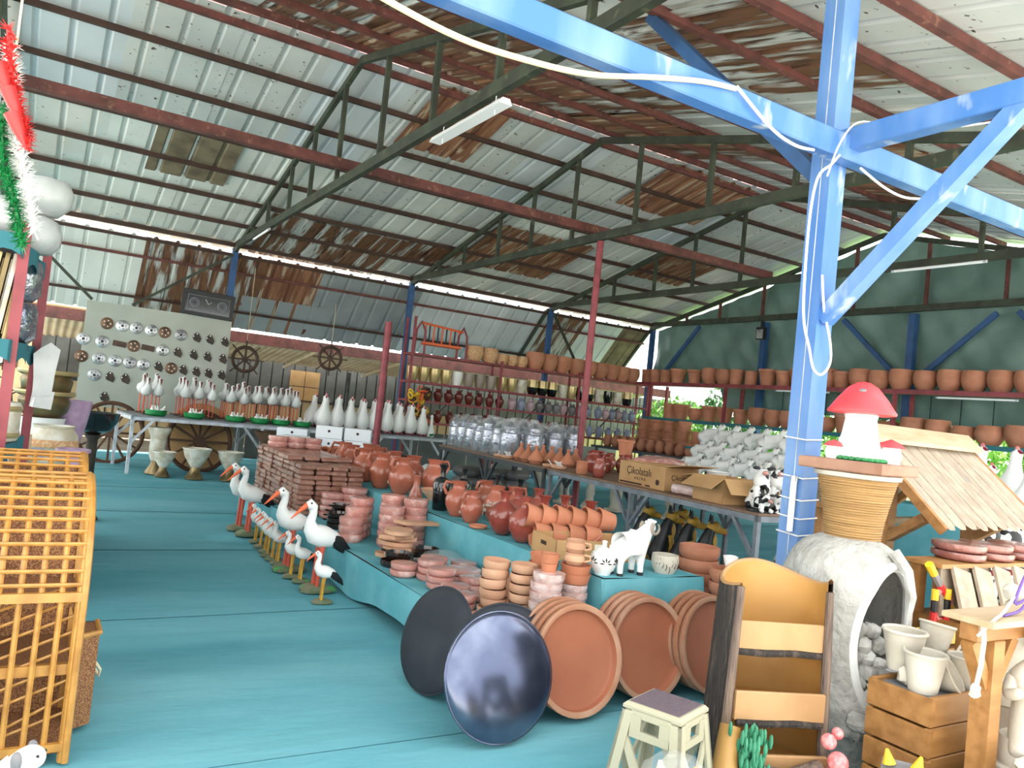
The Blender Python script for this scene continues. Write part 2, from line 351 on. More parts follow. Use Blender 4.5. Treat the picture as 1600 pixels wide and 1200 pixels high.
for y, w_, h_, m in ((10.45, .06, .07, 'purlind'), (11.38, .06, .07, 'purlind'), (12.25, .07, .08, 'purlind'), (13.2, .06, .07, 'purlind'), (14.12, .06, .07, 'purlind'), (15.05, .06, .07, 'purlind'), (15.95, .07, .08, 'purlind'),
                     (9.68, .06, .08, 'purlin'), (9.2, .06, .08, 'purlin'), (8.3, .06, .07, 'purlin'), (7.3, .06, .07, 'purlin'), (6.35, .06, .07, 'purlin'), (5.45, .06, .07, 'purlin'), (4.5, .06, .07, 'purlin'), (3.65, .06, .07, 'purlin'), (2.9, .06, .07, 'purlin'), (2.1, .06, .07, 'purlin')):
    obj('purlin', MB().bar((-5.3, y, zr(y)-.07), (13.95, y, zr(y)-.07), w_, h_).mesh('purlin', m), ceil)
# trusses
tn = ['nearest the camera at far left', 'carrying the hanging lamp', 'above the red pole', 'second from the green tarpaulin gable', 'set against the green tarpaulin gable']
for k, x in enumerate((-.75, 3.04, 6.8, 10.5, 13.72)):
    t = tag(empty('roof_truss', (x, RY, 0)), 'dark green steel roof truss '+tn[k], 'truss', 'roof trusses across the hall')
    def P(y, z): return (0, y-RY, z)
    ya, yb = 16.05, 2.75
    for y in (ya, yb): obj('top_chord', MB().bar(P(RY, RZ-.17), P(y, zr(y)-.16), .06, .09).mesh('top_chord', 'green'), t)
    obj('bottom_chord', MB().bar(P(ya, 4.2), P(yb, 4.2), .07, .12).mesh('bottom_chord', 'green'), t)
    for y in (14.7, 13.6, 12.3, 11.2, 10.0, 8.5, 7.1, 5.8, 4.5):
        obj('web_post', MB().bar(P(y, 4.24), P(y, zr(y)-.18), .055, .055).mesh('web_post', 'green' if k != 4 else 'purlin'), t)
# posts along the far side
pn = ['behind the grey rack at far left', 'behind the framed clock', 'beside the red pot rack', 'behind the row of terracotta pots', 'in the far corner']
for k, x in enumerate((-.75, 3.04, 6.8, 10.5, 13.78)):
    b = MB().bar((0, 0, 0), (0, 0, 4.14), .11, .11).box(-.1, .1, -.1, .1, 0, .02)
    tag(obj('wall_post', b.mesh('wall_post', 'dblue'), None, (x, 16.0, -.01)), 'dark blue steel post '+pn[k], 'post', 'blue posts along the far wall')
for nm, x0, x1, lab in (('a', 3.0, 1.35, 'thin dark knee brace left of the framed clock'), ('b', -.7, .7, 'thin dark knee brace left of the grey display board'), ('c', 10.55, 11.45, 'thin dark knee brace right of the fourth blue post')):
    tag(obj('knee_brace', MB().bar((0, 0, 4.0), (x1-x0, 0, 2.75), .05, .05).mesh('knee_brace', 'green'), None, (x0, 15.93, 0)), lab, 'brace')
for k, x in enumerate((10.4, 13.7)):
    tag(obj('awning_rafter', MB().bar((0, 0, 0), (0, 1.42, -1.42), .06, .06).mesh('awning_rafter', 'green'), None, (x, 15.98, 4.1)), ('dark awning rafter above the terracotta pots', 'dark awning rafter at the far corner')[k], 'rafter')
# awning wall on the far side
wl = struct(empty('wall_far'), 'steep ribbed metal awning wall, grey and white sheets with rust')
def za(y): return 4.12-(y-16.0)*1.015
for i in range(17):
    x = -5.4+i*SW; xc = x+SW/2
    if xc < 1.9: m = 'sheetw'
    elif xc < 3.2: m = 'rusty'
    elif xc < 4.9: m = 'rust2'
    elif xc < 7.6: m = 'sheetg'
    elif xc < 10.6: m = 'sheetc'
    elif xc < 12.2: m = 'rusty'
    elif xc < 13.0: m = 'sheetc'
    else: m = 'rust3'
    wd = SW+.03 if i < 16 else .95
    obj('wall_sheet', sheet_mesh(wd, 16.06, 17.4, m, 0, za), wl, (x, 0, -.007*(i % 2)))
obj('wall_sheet', sheet_mesh(2.0, 16.75, 17.38, 'sheetg', -.02, za), wl, (3.2, 0, 0))
for y, m in ((16.35, 'purlin'), (17.05, 'purlind'), (16.06, 'purlind')):
    obj('girt', MB().bar((-5.4, y, za(y)-.05), (13.8, y, za(y)-.05), .05, .05).mesh('girt', m), wl)
# gable wall
wg = struct(empty('wall_gable'), 'gable hung with dark green tarpaulin above the pot shelves')
def tarp(y0, y1, zlo, top):
    def fn(u, v):
        y = y0+(y1-y0)*u; zt = zr(y)-.19 if top else 4.15; z = zlo+(zt-zlo)*v
        return (13.93+.06*math.sin(y*2.3+z*1.1)*math.sin(z*2.0+y*.7)+.035*math.sin(y*5.1+z*4)+.02*math.sin(y*11-z*7), y, z)
    return MB().grid(fn, 48, 30).mesh('tarpaulin', 'tarp', sharp=3)
for y0, y1, zl in ((13.5, 15.95, 2.62), (12.2, 13.52, 2.1), (8.8, 12.22, 2.12), (5.6, 8.82, 2.08), (2.4, 5.62, 2.08)):
    obj('tarpaulin', tarp(y0, y1, zl, True), wg)
def gnet(u, v): return (13.95, 2.4+u*11, 2.0+.7*v)
for y in (2.5, 5.6, 8.72, 12.2):
    obj('gable_post', MB().bar((13.75, y, 0), (13.75, y, 4.1), .13, .13).mesh('gable_post', 'dblue'), wg)
for ya, za_, yb, zb in ((10.22, 4.07, 9.0, 2.95), (7.24, 4.04, 8.5, 2.95), (14.27, 4.1, 15.4, 2.95), (4.3, 4.05, 5.4, 2.95), (6.9, 4.05, 5.8, 2.95)):
    obj('gable_brace', MB().bar((13.76, ya, za_), (13.76, yb, zb), .06, .09).mesh('gable_brace', 'dblue'), wg)
for k in range(15):   # dark mesh grid seen between the two pot shelves
    y = 5.0+k*.55; obj('mesh_wire', MB().bar((13.82, y, 2.08), (13.82, y, 2.6), .015, .015).mesh('mesh_wire', 'net'), wg)
# middle line beam and red poles
tag(obj('ridge_beam', MB().bar((-5.3, 0, 0), (10.6, 0, 0), .10, .12).mesh('ridge_beam', 'purlin'), None, (0, 9.4, 4.32)), 'long rusty red beam resting on the truss bottom chords', 'beam')
tag(obj('red_pole', MB().lathe([(.05, 0), (.05, 4.14)], 12).lathe([(.12, 0), (.12, .02)], 12).mesh('red_pole', 'redsteel'), None, (6.8, 9.24, -.01)), 'tall red steel pole standing under the ridge beyond the long table', 'pole')
tag(obj('red_pole', MB().lathe([(.06, 0), (.06, 2.82)], 12).lathe([(.12, 0), (.12, .02)], 12).mesh('red_pole', 'redsteel'), None, (4.93, 12.4, -.01)), 'short red steel pole in front of the white geese', 'pole')
# blue post with its beams
PX, PY = 3.655, 2.9
t = tag(empty('blue_post', (PX, PY, -.01)), 'weathered light blue steel post with beams in the foreground', 'post')
b = MB().bbox(-.065, .065, -.065, .065, 0, 4.16, .008); obj('post_tube', b.mesh('post_tube', 'blue'), t)
obj('weld_seam', MB().box(-.067, -.0655, -.012, -.006, .9, 4.1).mesh('weld_seam', 'whitesteel'), t)
obj('long_beam', MB().bbox(-3.6, 5.2, -.165, -.07, 3.06, 3.20, .008).mesh('long_beam', 'blue'), t)
obj('cross_beam', MB().bbox(-.05, .05, -3.0, -.066, 3.12, 3.24, .006).mesh('cross_beam', 'blue'), t)
obj('front_brace', MB().bar((0, -.06, 2.2), (0, -1.35, 3.45), .08, .09, (1, 0, 0)).mesh('front_brace', 'blue'), t)
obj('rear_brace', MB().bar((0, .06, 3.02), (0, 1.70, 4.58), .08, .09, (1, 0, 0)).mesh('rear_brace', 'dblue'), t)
t = tag(empty('blue_post', (7.6, 2.9, -.01)), 'second blue steel post with a knee brace at the right edge', 'post')
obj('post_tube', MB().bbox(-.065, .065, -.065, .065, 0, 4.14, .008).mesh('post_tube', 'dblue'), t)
obj('knee_brace', MB().bar((0, 0, 2.6), (-1.2, 0, 3.9), .08, .08, (0, 1, 0)).mesh('knee_brace', 'dblue'), t)
# cables on the post
def cable(pts, r, m, label, nm='cable'):
    P = [Vector(p) for p in pts]; out = []
    for i in range(len(P)-1):
        p0 = P[max(i-1, 0)]; p1 = P[i]; p2 = P[i+1]; p3 = P[min(i+2, len(P)-1)]
        for k in range(5):
            s = k/5; out.append(.5*((2*p1)+(p2-p0)*s+(2*p0-5*p1+4*p2-p3)*s*s+(3*p1-p0-3*p2+p3)*s**3))
    out.append(P[-1]); c = P[0]
    return tag(obj(nm, MB().tube([q-c for q in out], r, 6).mesh(nm, m), None, c), label, 'cable')
cable([(.6, 2.72, 3.02), (.92, 2.72, 2.95), (1.23, 2.70, 2.90), (1.52, 2.70, 2.91), (1.84, 2.70, 2.95), (2.19, 2.71, 3.05), (2.5, 2.72, 3.13), (2.71, 2.72, 3.16)], .012, 'cable', 'thick cream cable sagging in front of the long blue beam')
cable([(2.71, 2.715, 3.17), (2.97, 2.715, 3.04), (3.17, 2.73, 3.01), (3.35, 2.76, 3.04)], .008, 'cablew', 'white cable crossing the blue beam left of the post')
cable([(3.52, 2.73, 3.05), (3.45, 2.72, 2.98), (3.40, 2.76, 2.9), (3.39, 2.78, 2.65), (3.42, 2.79, 2.2), (3.47, 2.77, 2.0), (3.53, 2.78, 1.90), (3.60, 2.78, 1.88), (3.66, 2.78, 1.95), (3.67, 2.80, 2.07), (3.61, 2.81, 2.24), (3.57, 2.81, 2.42)], .007, 'cablew', 'white cable hanging in a loop on the blue post')
cable([(3.40, 2.70, 2.9), (3.48, 2.70, 3.1), (3.6, 2.69, 3.24), (3.75, 2.6, 3.24), (4.0, 2.4, 3.25), (4.3, 2.0, 3.32)], .005, 'cablew', 'thin white wire running from the post to the upper right')
cable([(3.69, 2.72, 3.02), (3.9, 2.71, 2.96), (4.1, 2.71, 2.95), (4.33, 2.72, 3.0)], .007, 'cablew', 'white wire sagging below the blue beam right of the post')
for k, z in enumerate((1.52, 1.31, 1.19, 1.09, 1.0)):
    b = MB(); q = .072
    b.tube([(-q, -q, .0), (q, -q, .01), (q, q, .015), (-q, q, .01), (-q, -q, 0)], .004, 5)
    tag(obj('tie_wire', b.mesh('tie_wire', 'cablew'), None, (PX, PY, z)), 'thin white tie wire round the blue post, %s from the top' % nth(k), 'wire', 'tie wires round the blue post')
t = tag(empty('fluorescent_tube', (3.565, 2.87, 1.02)), 'white fluorescent tube standing tied to the blue post', 'lamp')
obj('tube', MB().lathe([(.017, 0), (.017, .28)], 12, XF((0, 0, 0))).mesh('tube', 'tube'), t); obj('end_cap', MB().lathe([(.019, .27), (.019, .3)], 12).mesh('end_cap', 'chrome'), t)
# lamps on trusses / shelves
def batten(p, q, label, r=.02):
    p = Vector(p); q = Vector(q); t = tag(empty('tube_lamp', p), label, 'lamp', 'tube lamps')
    d = (q-p)
    obj('tube', MB().tube([d*.03, d*.97], r, 10).mesh('tube', 'tube'), t); obj('end_cap', MB().tube([d*0, d*.03], r*1.1, 10).mesh('end_cap', 'whitesteel'), t); obj('end_cap', MB().tube([d*.97, d], r*1.1, 10).mesh('end_cap', 'whitesteel'), t)
    return t
t = tag(empty('hanging_lamp', (3.04, 6.3, 4.02)), 'long white lamp batten hung under the truss by wires', 'lamp')
obj('housing', MB().prism([(-.06, 0), (.06, 0), (.035, .05), (-.035, .05)], -.68, .68, XF((0, 0, 0), 0, PI/2)).mesh('housing', 'tube'), t)
for y in (-.5, .5): obj('hanger_wire', MB().bar((0, y, -.04), (0, y, .14), .006).mesh('hanger_wire', 'cablew'), t)
batten((3.0, 14.3, 4.08), (3.0, 13.2, 4.1), 'white tube lamp at the foot of the lamp truss')
batten((10.35, 6.96, 4.1), (10.35, 5.63, 4.1), 'white tube lamp under the far truss at upper right')
batten((12.95, 7.7, 2.5), (12.95, 6.4, 2.5), 'white tube lamp under the upper gable shelf at right', .018)
batten((12.95, 11.07, 2.52), (12.95, 9.8, 2.52), 'white tube lamp under the upper gable shelf behind the post', .018)
batten((12.95, 14.6, 2.54), (12.95, 13.3, 2.54), 'white tube lamp under the upper gable shelf by the corner', .018)
t = tag(empty('flood_light', (13.62, 12.2, 3.72)), 'small square flood light on the gable chord', 'lamp')
obj('housing', MB().bbox(-.04, .06, -.11, .11, -.02, .26, .01).mesh('housing', 'black'), t); obj('lens', MB().box(-.045, -.038, -.09, .09, 0, .2).mesh('lens', 'chrome'), t); obj('bracket', MB().box(0, .03, -.03, .03, .26, .4).mesh('bracket', 'black'), t)

# ================================================================== outside the hall
t = tag(empty('yard_canopy', (3.0, 18.2, 0)), 'cream corrugated canopy over the yard behind the geese', 'canopy')
def cz(u, v): x = -4.5+u*18; y = v*3.0; return (x, y, 2.62-.42*v+.02*math.sin(x*2*PI/.16)) 
obj('canopy_sheet', MB().grid(lambda u, v: cz(u, v), 560, 3).mesh('canopy_sheet', 'canopy', sharp=3), t)
obj('fascia_beam', MB().box(-8, 13.5, -.12, 0, 2.45, 2.68).mesh('fascia_beam', 'purlin'), t)
for k in range(7): obj('canopy_rafter', MB().bar((-4+k*2.2, 0, 2.5), (-4+k*2.2, 3, 2.1), .04, .06).mesh('canopy_rafter', 'canopy'), t)
for x in (-3.8, .4, 4.4, 8.5): obj('canopy_post', MB().bar((x, 2.9, -.06), (x, 2.9, 2.15), .07).mesh('canopy_post', 'dgrey'), t)
t = tag(empty('yard_fence', (6.0, 21.6, -.06)), 'dark barred yard fence on a cream wall behind the geese', 'fence')
obj('low_wall', MB().box(-6, 15, 0, .2, 0, 1.25).mesh('low_wall', 'creamwall'), t)
obj('backing_sheet', MB().box(-6, 15, .10, .13, 1.25, 2.6).mesh('backing_sheet', 'fence'), t)
for k in range(70): obj('fence_bar', MB().bar((-6+k*.3, -.02, .3), (-6+k*.3, -.02, 2.55), .03).mesh('fence_bar', 'black') if k == 0 else bpy.data.meshes['fence_bar'], t, (0 if k == 0 else k*.3, 0, 0)) 
for z in (1.3, 2.3): obj('fence_rail', MB().bar((-6, -.05, z), (15, -.05, z), .04).mesh('fence_rail', 'black'), t)
t = tag(empty('cream_building', (-.2, 27, -.06)), 'bright cream building seen left of the display board', 'building')
obj('wall', MB().box(-6, 3.4, 0, 4, 0, 3.35).mesh('wall', 'creamwall'), t); obj('roof_edge', MB().box(-6.2, 3.6, -.3, 4, 3.35, 3.55).mesh('roof_edge', 'canopy'), t)
for x in (-2.4, -.6, .7, 2.2):
    wd = obj('window', MB().box(x-.3, x+.3, -.04, 0, 1.4, 2.4).mesh('window', 'woodd'), t); obj('pane', MB().box(x-.24, x+.24, -.05, -.03, 1.46, 2.34).mesh('pane', 'antique'), wd)
# greenery behind the gable
b = MB().box(-10, 25, 17.2, 40, -.06, -.05); struct(obj('yard_ground', b.mesh('yard_ground', 'yarddim')), 'darkened ground of the yard behind the far wall')  # slab added over the pale ground, its dark colour tames sun glare
t = tag(empty('low_panel_fence', (0, 17.0, -.02)), 'low dark panel fence under the awning behind the racks', 'fence')
for k in range(16): obj('fence_panel', MB().box(3.2+k*.66, 3.84+k*.66, 0, .03, 0, .85).mesh('fence_panel', 'fence'), t)
gr = MB().box(0, 26, -14, 24, 0, .02); g = obj('lawn', gr.mesh('lawn', 'greensoil'), None, (15.0, 8, -.06)); g['kind'] = 'stuff'; g['label'] = 'sunlit grass behind the gable'; g['category'] = 'grass'
def leaves(n, rx, ry, rz, cz_, size, m):
    b = MB()
    for i in range(n):
        while True:
            p = Vector((random.uniform(-1, 1), random.uniform(-1, 1), random.uniform(-1, 1)))
            if .25 < p.length < 1: break
        p = Vector((p.x*rx, p.y*ry, p.z*rz+cz_)); q = Euler((random.uniform(0, 6), random.uniform(0, 6), random.uniform(0, 6))).to_matrix(); s = size*random.uniform(.6, 1.3)
        b.add([p+q@Vector(c) for c in ((-s, 0, 0), (0, -s*.45, .2*s), (s, 0, 0), (0, s*.45, .2*s))], [(0, 1, 2, 3)])
    return b.mesh('foliage', m)
lf = [leaves(1500, 1.1, 1.5, 1.1, 1.5, .10, 'hedge'), leaves(1400, 1.0, 1.3, 1.3, 1.9, .10, 'leafd'), leaves(1300, 1.0, 1.6, .9, 1.1, .10, 'hedge')]
stem = MB().tube([(0, 0, 0), (.05, .05, .8), (-.03, .02, 1.6)], [.09, .07, .04], 8).tube([(0, 0, .7), (.3, .3, 1.5)], [.05, .02], 6).tube([(0, 0, .8), (-.3, -.35, 1.6)], [.05, .02], 6).mesh('stem', 'woodd')
bl = ['behind the corner pots', 'beyond the flood light', 'behind the sheep figurines', 'behind the blue post', 'left of the mushroom cap', 'right of the mushroom cap', 'above the well roof', 'at the right edge']
for k, y in enumerate((18.6, 16.5, 14.6, 12.8, 11.2, 9.7, 8.3, 6.9)):
    t = tag(empty('garden_bush', (17.2+.5*(k % 3), y, -.05)), 'sunlit green bush beyond the gable, '+bl[k], 'bush', 'bushes beyond the gable')
    obj('foliage', lf[k % 3], t); obj('stem', stem, t)
# ================================================================== tables and platforms
def drape(x0, x1, y0, y1, zt, hem, amp=.02, seed=0, nx=10, ny=40, sides='wens'):
    b = MB(); rnd = random.Random(seed); ph = rnd.uniform(0, 6)
    b.grid(lambda u, v: (x0+(x1-x0)*u, y0+(y1-y0)*v, zt+.004*math.sin(u*7+ph)*math.sin(v*19+ph)), nx, ny)
    def side(fx, fy, ox, oy, L, n):
        def fn(u, v):
            s = u*L; w_ = amp*v*(math.sin(s*5.3+ph)+.6*math.sin(s*11.7+2*ph)); h = hem(s, fx, fy)
            z = zt-(zt-h)*v; o = .012*min(1, v*6)+w_*.6+.012
            return (fx(u)+ox*o, fy(u)+oy*o, z-(.006 if v > 0 else 0))
        b.grid(fn, n, 6)
    if 'w' in sides: side(lambda u: x0, lambda u: y0-.026+(y1-y0+.052)*u, -1, 0, y1-y0, ny*2)
    if 'e' in sides: side(lambda u: x1, lambda u: y0-.026+(y1-y0+.052)*u, 1, 0, y1-y0, ny)
    if 's' in sides: side(lambda u: x0-.026+(x1-x0+.052)*u, lambda u: y0, 0, -1, x1-x0, nx*3)
    if 'n' in sides: side(lambda u: x0-.026+(x1-x0+.052)*u, lambda u: y1, 0, 1, x1-x0, nx)
    bm = b.mesh('cloth', 'cloth', sharp=1.0)
    return bm
Z1, Z2 = .31, .60
t = tag(empty('low_display_platform', (2.2, 3.54, 0)), 'low platform draped in teal cloth carrying dishes beside the storks', 'platform')
def hem1(s, fx, fy): return max(.01, .075+.045*math.sin(s*2.1+.2)+.02*math.sin(s*5.1))
obj('cloth', drape(0, .70, 0, 5.96, Z1, hem1, .022, 3), t)
obj('board', MB().box(.02, .68, .02, 5.94, Z1-.03, Z1-.006).mesh('board', 'woodd'), t)
for y in (.1, 1.3, 2.5, 3.7, 4.9, 5.85):
    for x in (.1, .6): obj('leg', MB().box(x-.025, x+.025, y-.025, y+.025, 0, Z1-.03).mesh('leg', 'woodd'), t)
t = tag(empty('high_display_platform', (2.93, 3.62, 0)), 'higher platform draped in teal cloth carrying jugs and vases', 'platform')
obj('cloth', drape(0, .76, 0, 7.3, Z2, lambda s, fx, fy: .01, .018, 8), t)
obj('board', MB().box(.02, .74, .02, 7.28, Z2-.03, Z2-.006).mesh('board', 'woodd'), t)
for y in (.1, 1.9, 3.6, 5.4, 7.2):
    for x in (.2, .66): obj('leg', MB().box(x-.025, x+.025, y-.025, y+.025, 0, Z2-.03).mesh('leg', 'woodd'), t)

def steel_table(name, label, loc, rz, L, W, H, frame, top, legs, brace=True, lip=.05):
    t = tag(empty(name, loc, rz), label, 'table')
    obj('table_top', MB().bbox(0, L, 0, W, H-.025, H, .004).mesh('table_top', top), t)
    for a, c in (((.0, .02), (L, .02)), ((.0, W-.02), (L, W-.02))): obj('rail', MB().bar((a[0], a[1], H-.025-lip/2), (c[0], c[1], H-.025-lip/2), .04, lip).mesh('rail', frame), t)
    for x in (.02, L-.02): obj('rail', MB().bar((x, 0, H-.025-lip/2), (x, W, H-.025-lip/2), .04, lip).mesh('rail', frame), t)
    for x in legs:
        for y in (.03, W-.03):
            lg = obj('leg', MB().bar((x, y, 0), (x, y, H-.03), .045).mesh('leg', frame), t)
            if brace:
                for s in (-1, 1):
                    x2 = x+s*.3
                    if -.01 < x2 < L: obj('brace', MB().bar((x, y, H-.42), (x2, y, H-.06), .035).mesh('brace', frame), lg)
    return t
# far white table: local x along the table, y to the wall
TA = (1.28, 13.1, 0); TAr = math.atan2(.42, 5.5); HA = .89
steel_table('long_table', 'long white steel table of geese and cranes before the display board', TA, TAr, 5.55, 1.35, HA, 'whitesteel', 'greysteel', (.03, 2.0, 3.9, 5.5))
def ta(s, d, z=HA): return (TA[0]+s*math.cos(TAr)-d*math.sin(TAr), TA[1]+s*math.sin(TAr)+d*math.cos(TAr), z)
# long dark tables: local x runs back along the hall, y to the left edge (aisle) is 0
HB = .86; TB = (5.42, 4.7, 0); TBr = math.atan2(7.1, .40)
def tb(s, d, z=HB): return (TB[0]+s*math.cos(TBr)+d*math.sin(TBr), TB[1]+s*math.sin(TBr)-d*math.cos(TBr), z)
steel_table('long_table', 'near grey steel table with brown top holding cartons and cows', tb(0, 1.45, 0), TBr, 3.6, 1.45, HB, 'greysteel', 'woodr', (.03, 1.85, 3.55))
steel_table('long_table', 'far grey steel table holding foil wrapped canisters', tb(3.66, 1.45, 0), TBr, 3.5, 1.45, HB, 'dgrey', 'woodr', (.05, 1.7, 3.45))

# gable shelves
t = tag(empty('pot_shelf', (13.2, 3.0, 0)), 'long two tier red frame shelf of terracotta pots along the gable', 'shelf')
obj('upper_shelf', MB().box(-.27, .3, 0, 12.5, 2.57, 2.62).mesh('upper_shelf', 'purlind'), t)
obj('shelf_edge', MB().box(-.30, -.27, 0, 12.5, 2.54, 2.62).mesh('shelf_edge', 'redsteel'), t)
for k in range(5): obj('lower_shelf', MB().box(-.28, .3, k*2.42+.02, k*2.42+2.40, 1.70, 1.77).mesh('lower_shelf', 'dcloth'), t)
for y in (.6, 2.9, 5.45, 9.45, 11.9):
    obj('shelf_post', MB().bar((-.24, y, 0), (-.24, y, 2.56), .06).mesh('shelf_post', 'redsteel'), t); obj('shelf_post', MB().bar((.28, y, 0), (.28, y, 2.56), .06).mesh('shelf_post', 'redsteel'), t)
# wall rack
t = tag(empty('pot_rack', (6.55, 15.3, 0)), 'red steel four tier rack of glazed and clay pots along the far wall', 'rack')
for z in (2.55, 1.97, 1.58, 1.13):
    obj('rack_shelf', MB().box(0, 6.5, -.24, .22, z-.045, z).mesh('rack_shelf', 'redsteel'), t)
for x in (.03, 2.2, 4.35, 6.47):
    for y in (-.22, .2): obj('rack_post', MB().bar((x, y, 0), (x, y, 2.62 if x > .1 else 3.3), .045).mesh('rack_post', 'redsteel'), t)
# shelf brace under
for x in (.8, 3.0, 5.2):
    obj('rack_brace', MB().bar((x, .2, 1.2), (x+.7, .2, 1.9), .03).mesh('rack_brace', 'black'), t)

# ================================================================== foreground: discs, pans, stool
def dish(r, h, n=40):   # shallow convex tray, axis +z, convex outward
    pr = [(r, 0), (r*1.0, .006)]+[(r*math.cos(a), .006+h*math.sin(a)) for a in [k*PI/2/8 for k in range(1, 8)]]+[(.001, .006+h)]
    return MB().lathe(pr, n)
def face(n):  # euler that turns +z to direction n
    return Vector(n).to_track_quat('Z', 'Y').to_euler()
rim = MB().ring((0, 0, .004), .288, .006, 48, 6).mesh('rim', 'steelb')
tp = ('steel_tray', [('tray', dish(.288, .05, 48).mesh('tray', 'steelb')), ('rim', rim)])
spawn(tp, 'large shiny blue black convex steel tray leaning at the platform corner', 'tray', (1.97, 3.12, .287), rot=face((.02, -.965, .26)))
rim2 = MB().ring((0, 0, .004), .275, .005, 48, 6).mesh('rim', 'steelb2')
tp = ('steel_tray', [('tray', dish(.275, .03, 48).mesh('tray', 'steelb2')), ('rim', rim2)])
spawn(tp, 'dull black steel tray leaning edge on against the platform side', 'tray', (1.945, 3.74, .272), rot=face((-.94, -.20, .27)))
spawn(tp, 'dull black steel tray half hidden behind the other two', 'tray', (2.16, 3.38, .265), rot=face((-.25, -.90, .36)))
# clay pans
def pan(r, h):
    pr = [(.001, 0), (r*.80, 0), (r*.93, h*.25), (r, h*.7), (r*1.005, h), (r*.97, h*1.02), (r*.90, h*.9)]
    return MB().lathe(pr, 44, cap1=False).mesh('pan_body', 'clay')
def panin(r, h): return MB().lathe([(r*.905, h*.9), (r*.87, h*.55), (r*.80, h*.42), (.001, h*.40)], 44, cap0=False).mesh('pan_inside', 'clayin')
tp = ('clay_pan', [('pan_body', pan(.275, .075)), ('pan_inside', panin(.275, .075))])
for st, (x, y, nrm, n, lab) in enumerate(((2.50, 3.22, (.02, -.975, .22), 4, 'in the near stack leaning beside the shiny tray'), (3.04, 3.30, (.04, -.98, .2), 4, 'in the middle stack under the teal cloth'), (3.50, 3.26, (.08, -.97, .2), 4, 'in the stack behind the tree stump planter'))):
    nv = Vector(nrm).normalized()
    for k in range(n):
        c = Vector((x, y, .272)) - nv*(.052*k+.07); c.z = .2745
        spawn(tp, 'big clay pan, %s from front, %s' % (nth(k), lab), 'pan', c, rot=face(nv), s=(1, 1, 1), group='big clay pans leaning on the platform front')
# stool
def stool():
    H = .42; a = .125; bo = .175; parts = []
    top = MB().bbox(-a, a, -a, a, H-.035, H, .012).mesh('seat', 'stool'); pad = MB().box(-a+.02, a-.02, -a+.02, a-.02, H-.002, H+.003)
    parts.append(('seat', top)); parts.append(('anti_slip_pad', pad.mesh('anti_slip_pad', 'stoolpad')))
    leg = MB()
    for sx, sy in ((-1, -1), (1, -1), (1, 1), (-1, 1)):
        m = MB(); 
        for dx, dy in ((1, 0), (0, 1)):
            q = [(sx*a, sy*a), (sx*(a-.045*dx), sy*(a-.045*dy)), (sx*(bo-.05*dx), sy*(bo-.05*dy)), (sx*bo, sy*bo)]
            zz = (H-.03, H-.03, 0, 0); v = []
            for k in range(4): v.append((q[k][0], q[k][1], zz[k]))
            off = Vector((-sx*.012*dy, -sy*.012*dx, 0)); v += [tuple(Vector(p)+off) for p in v]
            m.add(v, [(0, 1, 2, 3), (7, 6, 5, 4), (0, 4, 5, 1), (1, 5, 6, 2), (2, 6, 7, 3), (3, 7, 4, 0)])
        parts.append(('leg', m.mesh('leg', 'stool')))
    for k in range(4):
        T = XF((0, 0, 0), k*PI/2); m = MB()
        m.box(-.085, .085, -a+.0, -a+.012, H-.05, H-.02, T)           # upper apron
        m.box(-.085, -.04, -a-.004, -a+.012, H-.105, H-.04, T).box(.04, .085, -a-.004, -a+.012, H-.105, H-.04, T).box(-.085, .085, -a-.006, -a+.008, H-.125, H-.095, T)
        for s in (-1, 1):
            m.add([tuple(T@Vector(p)) for p in ((s*.10, -a-.004, H-.11), (s*.10, -a-.010, H-.17), (s*.02, -a-.030, .10), (s*-.03, -a-.030, .10), (s*.10, -a+.008, H-.11), (s*.10, -a+.002, H-.17), (s*.02, -a-.018, .10), (s*-.03, -a-.018, .10))],
                  [(0, 1, 2, 3), (7, 6, 5, 4), (0, 4, 5, 1), (1, 5, 6, 2), (2, 6, 7, 3), (3, 7, 4, 0)])
        parts.append(('side_panel', m.mesh('side_panel', 'stool')))
    return ('step_stool', parts)
spawn(stool(), 'cream plastic step stool with purple grey pad beside the tree stump planter', 'stool', (2.27, 2.34, 0), R(21))

